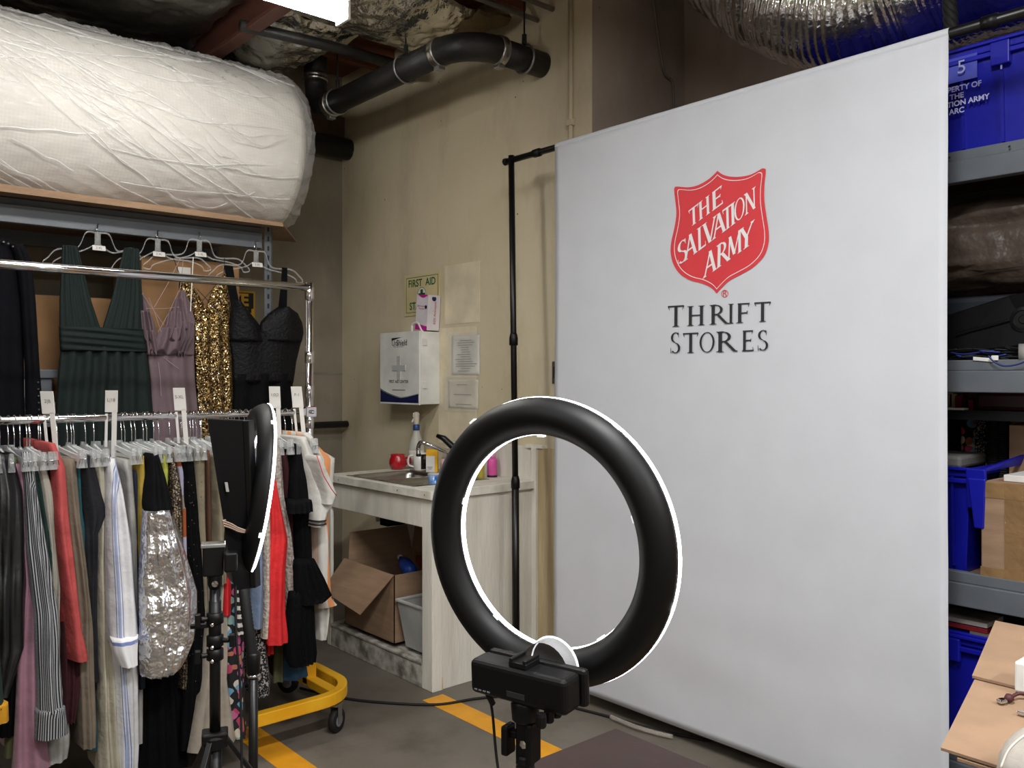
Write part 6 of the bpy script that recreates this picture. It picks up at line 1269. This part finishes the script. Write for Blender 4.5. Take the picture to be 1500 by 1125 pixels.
tpm = clear('shiny packing tape', 'a8865c', .45, .08, .7, 22)
pT = at(1486, 760, x=2.95)
obj('packing_tape', MB().box((2.9535, pT.y-.03, z4+.002), (2.9545, pT.y+.03, kz1+.001)), tpm, t); obj('packing_tape', MB().box((2.9530, .45, kz1-.05), (2.9540, pA.y+.001, kz1+.001)), tpm, t); obj('packing_tape', MB().box((2.9530, .45, z4+.001), (2.9540, pA.y+.001, z4+.04)), tpm, t)
obj('white_carton', MB().box((3.0, .5, kz1+.001), (3.25, at(1470, 703, x=3.0).y, kz1+.022)), M['tag'], label='white flat carton on top of the taped box', cat='carton', bevel=.002)
# below the third beam
z5 = levels[3][1]-.011
for k, (dz, c, lab) in enumerate(((0, '7c1a24', 'red book on the dark bottom stack behind the carton'), (.018, 'b8b4ac', 'white book on top of the red book behind the carton'))):
    p = at(1408, 902, x=3.05); obj('book', MB().box((3.0, p.y-.10, p.z-.02+dz-.01), (3.14, p.y+.06, p.z-.005+dz-.01)), mat('book cover %d' % k, c, .5), bevel=.002, label=lab, cat='book')
zbk = at(1408, 902, x=3.05).z-.03
tote('dark blue tote on the bottom shelf behind the carton', 2.99, 3.45, .55, 1.6, z5, zbk-.02)
obj('grey_sheet_stack', MB().box((3.0, .85, zbk-.0185), (3.3, 1.15, zbk-.001)), mat('grey flat board', '5e5850', .8), label='grey flat board under the red book', cat='board')
# foreground carton
t = thing('foreground_carton', 'open brown cardboard carton with wide flaps at the bottom right', 'box', (2.0, .35, 0))
A = at(1378, 1095, x=1.70); B = at(1466, 1122, x=1.70)
dirA = (B-A); dirA /= abs(dirA.y)
def PL_(x, k, z): return Vector((x, A.y+k, z))
zA = A.z; Cc = at(1430, 990, x=2.02); Dd = at(1458, 909, x=2.30)
def flap(name, q, th=.006): return slab(name, q, -th, M['card'], t)
flap('flap', [A, Vector((A.x, A.y-.75, zA)), Vector((Cc.x, Cc.y-.8, Cc.z)), Cc])
Ce = at(1424, 992, x=2.0)+Z*.004
flap('flap', [Ce, Vector((Ce.x, Ce.y-.8, Ce.z)), Vector((Dd.x, Dd.y-.85, Dd.z)), Dd])
flap('flap', [A-Z*.010+Y*-.03, Vector((A.x+.002, A.y-.75, zA-.010)), Vector((Cc.x, Cc.y-.8, Cc.z-.012)), Cc-Z*.012-Y*.03])
obj('carton_body', MB().box((1.84, -.45, 0), (2.34, .60, .66)), M['card'], t, bevel=.003)
wb_ = lump(1.42, .36, .68, .16, .16, .12, .05, 5)
p = at(1508, 1120, d=1.45)
t = thing('white_cloth_bag', 'off white cloth bag at the bottom right corner of the frame', 'bag', (p.x, p.y, p.z-.2))
obj('bag_body', lump(p.x+.03, p.y-.04, p.z-.07, .10, .085, .13, .05, 5), mat('off white canvas', 'a39d94', .8, bump=.3, bs=40), t, smooth=True)
obj('seam', MB().tube(bez([at(1466, 1125, d=1.36), at(1478, 1098, d=1.37), at(1500, 1078, d=1.38), at(1520, 1070, d=1.38)], 5), .002, 6), mat('seam thread', 'c0bab0', .8), t, smooth=True)
def on_flap(u, v):
    lo, hi = 1.70, 2.3
    for _ in range(30):
        x = (lo+hi)/2; p = at(u, v, x=x); z = lerp(zA, Cc.z, (x-1.70)/.32) if x < 2.02 else lerp(Cc.z, Dd.z, (x-2.02)/.28)
        if p.z > z: lo = x
        else: hi = x
    return at(u, v, x=(lo+hi)/2)+Z*.004
p = on_flap(1463, 1033); p2 = on_flap(1478, 1030)
t = thing('keyring_cord', 'maroon cord with a small metal clasp lying on the carton flap', 'cord', p)
obj('metal_clasp', MB().obox(p.lerp(p2, .3)+Z*.004, (p2-p)*.35, (p2-p).cross(Z).normalized()*.008, Z*.004), M['chrome'], t, bevel=.003)
mc = mat('maroon cord', '4a2024', .6)
obj('cord', MB().tube(bez([p2+Z*.004, on_flap(1488, 1026)+Z*.008, on_flap(1500, 1026)+Z*.01, on_flap(1530, 1030)+Z*.005], 5), .0035, 8), mc, t, smooth=True); obj('knot', MB().lathe(p2, [(.006, 0), (.010, .005), (.006, .014)], 10), mc, t, smooth=True)
p = on_flap(1496, 1050); obj('silver_clasp', MB().obox(p+Z*.004, Y*.008, X*.004, Z*.003).obox(p+Z*.004-Y*.01, Y*.004, X*.006, Z*.004), M['chrome'], bevel=.002, label='small silver clasp near the right frame edge on the flap', cat='clasp')
p = on_flap(1503, 1012); t = thing('white_charger', 'white block shaped charger at the right edge of the flap', 'charger', p)
obj('charger_body', MB().obox(p+Z*.03+Y*-.005, Y*.018, X*.03, Z*.032), M['tag'], t, bevel=.005); obj('plug_face', MB().obox(p+Z*.03+Y*.0135, Y*.001, X*.02, Z*.022), M['white'], t)
print('TRIS', sum(len(o.data.polygons) for o in bpy.data.objects if o.type == 'MESH')*2)
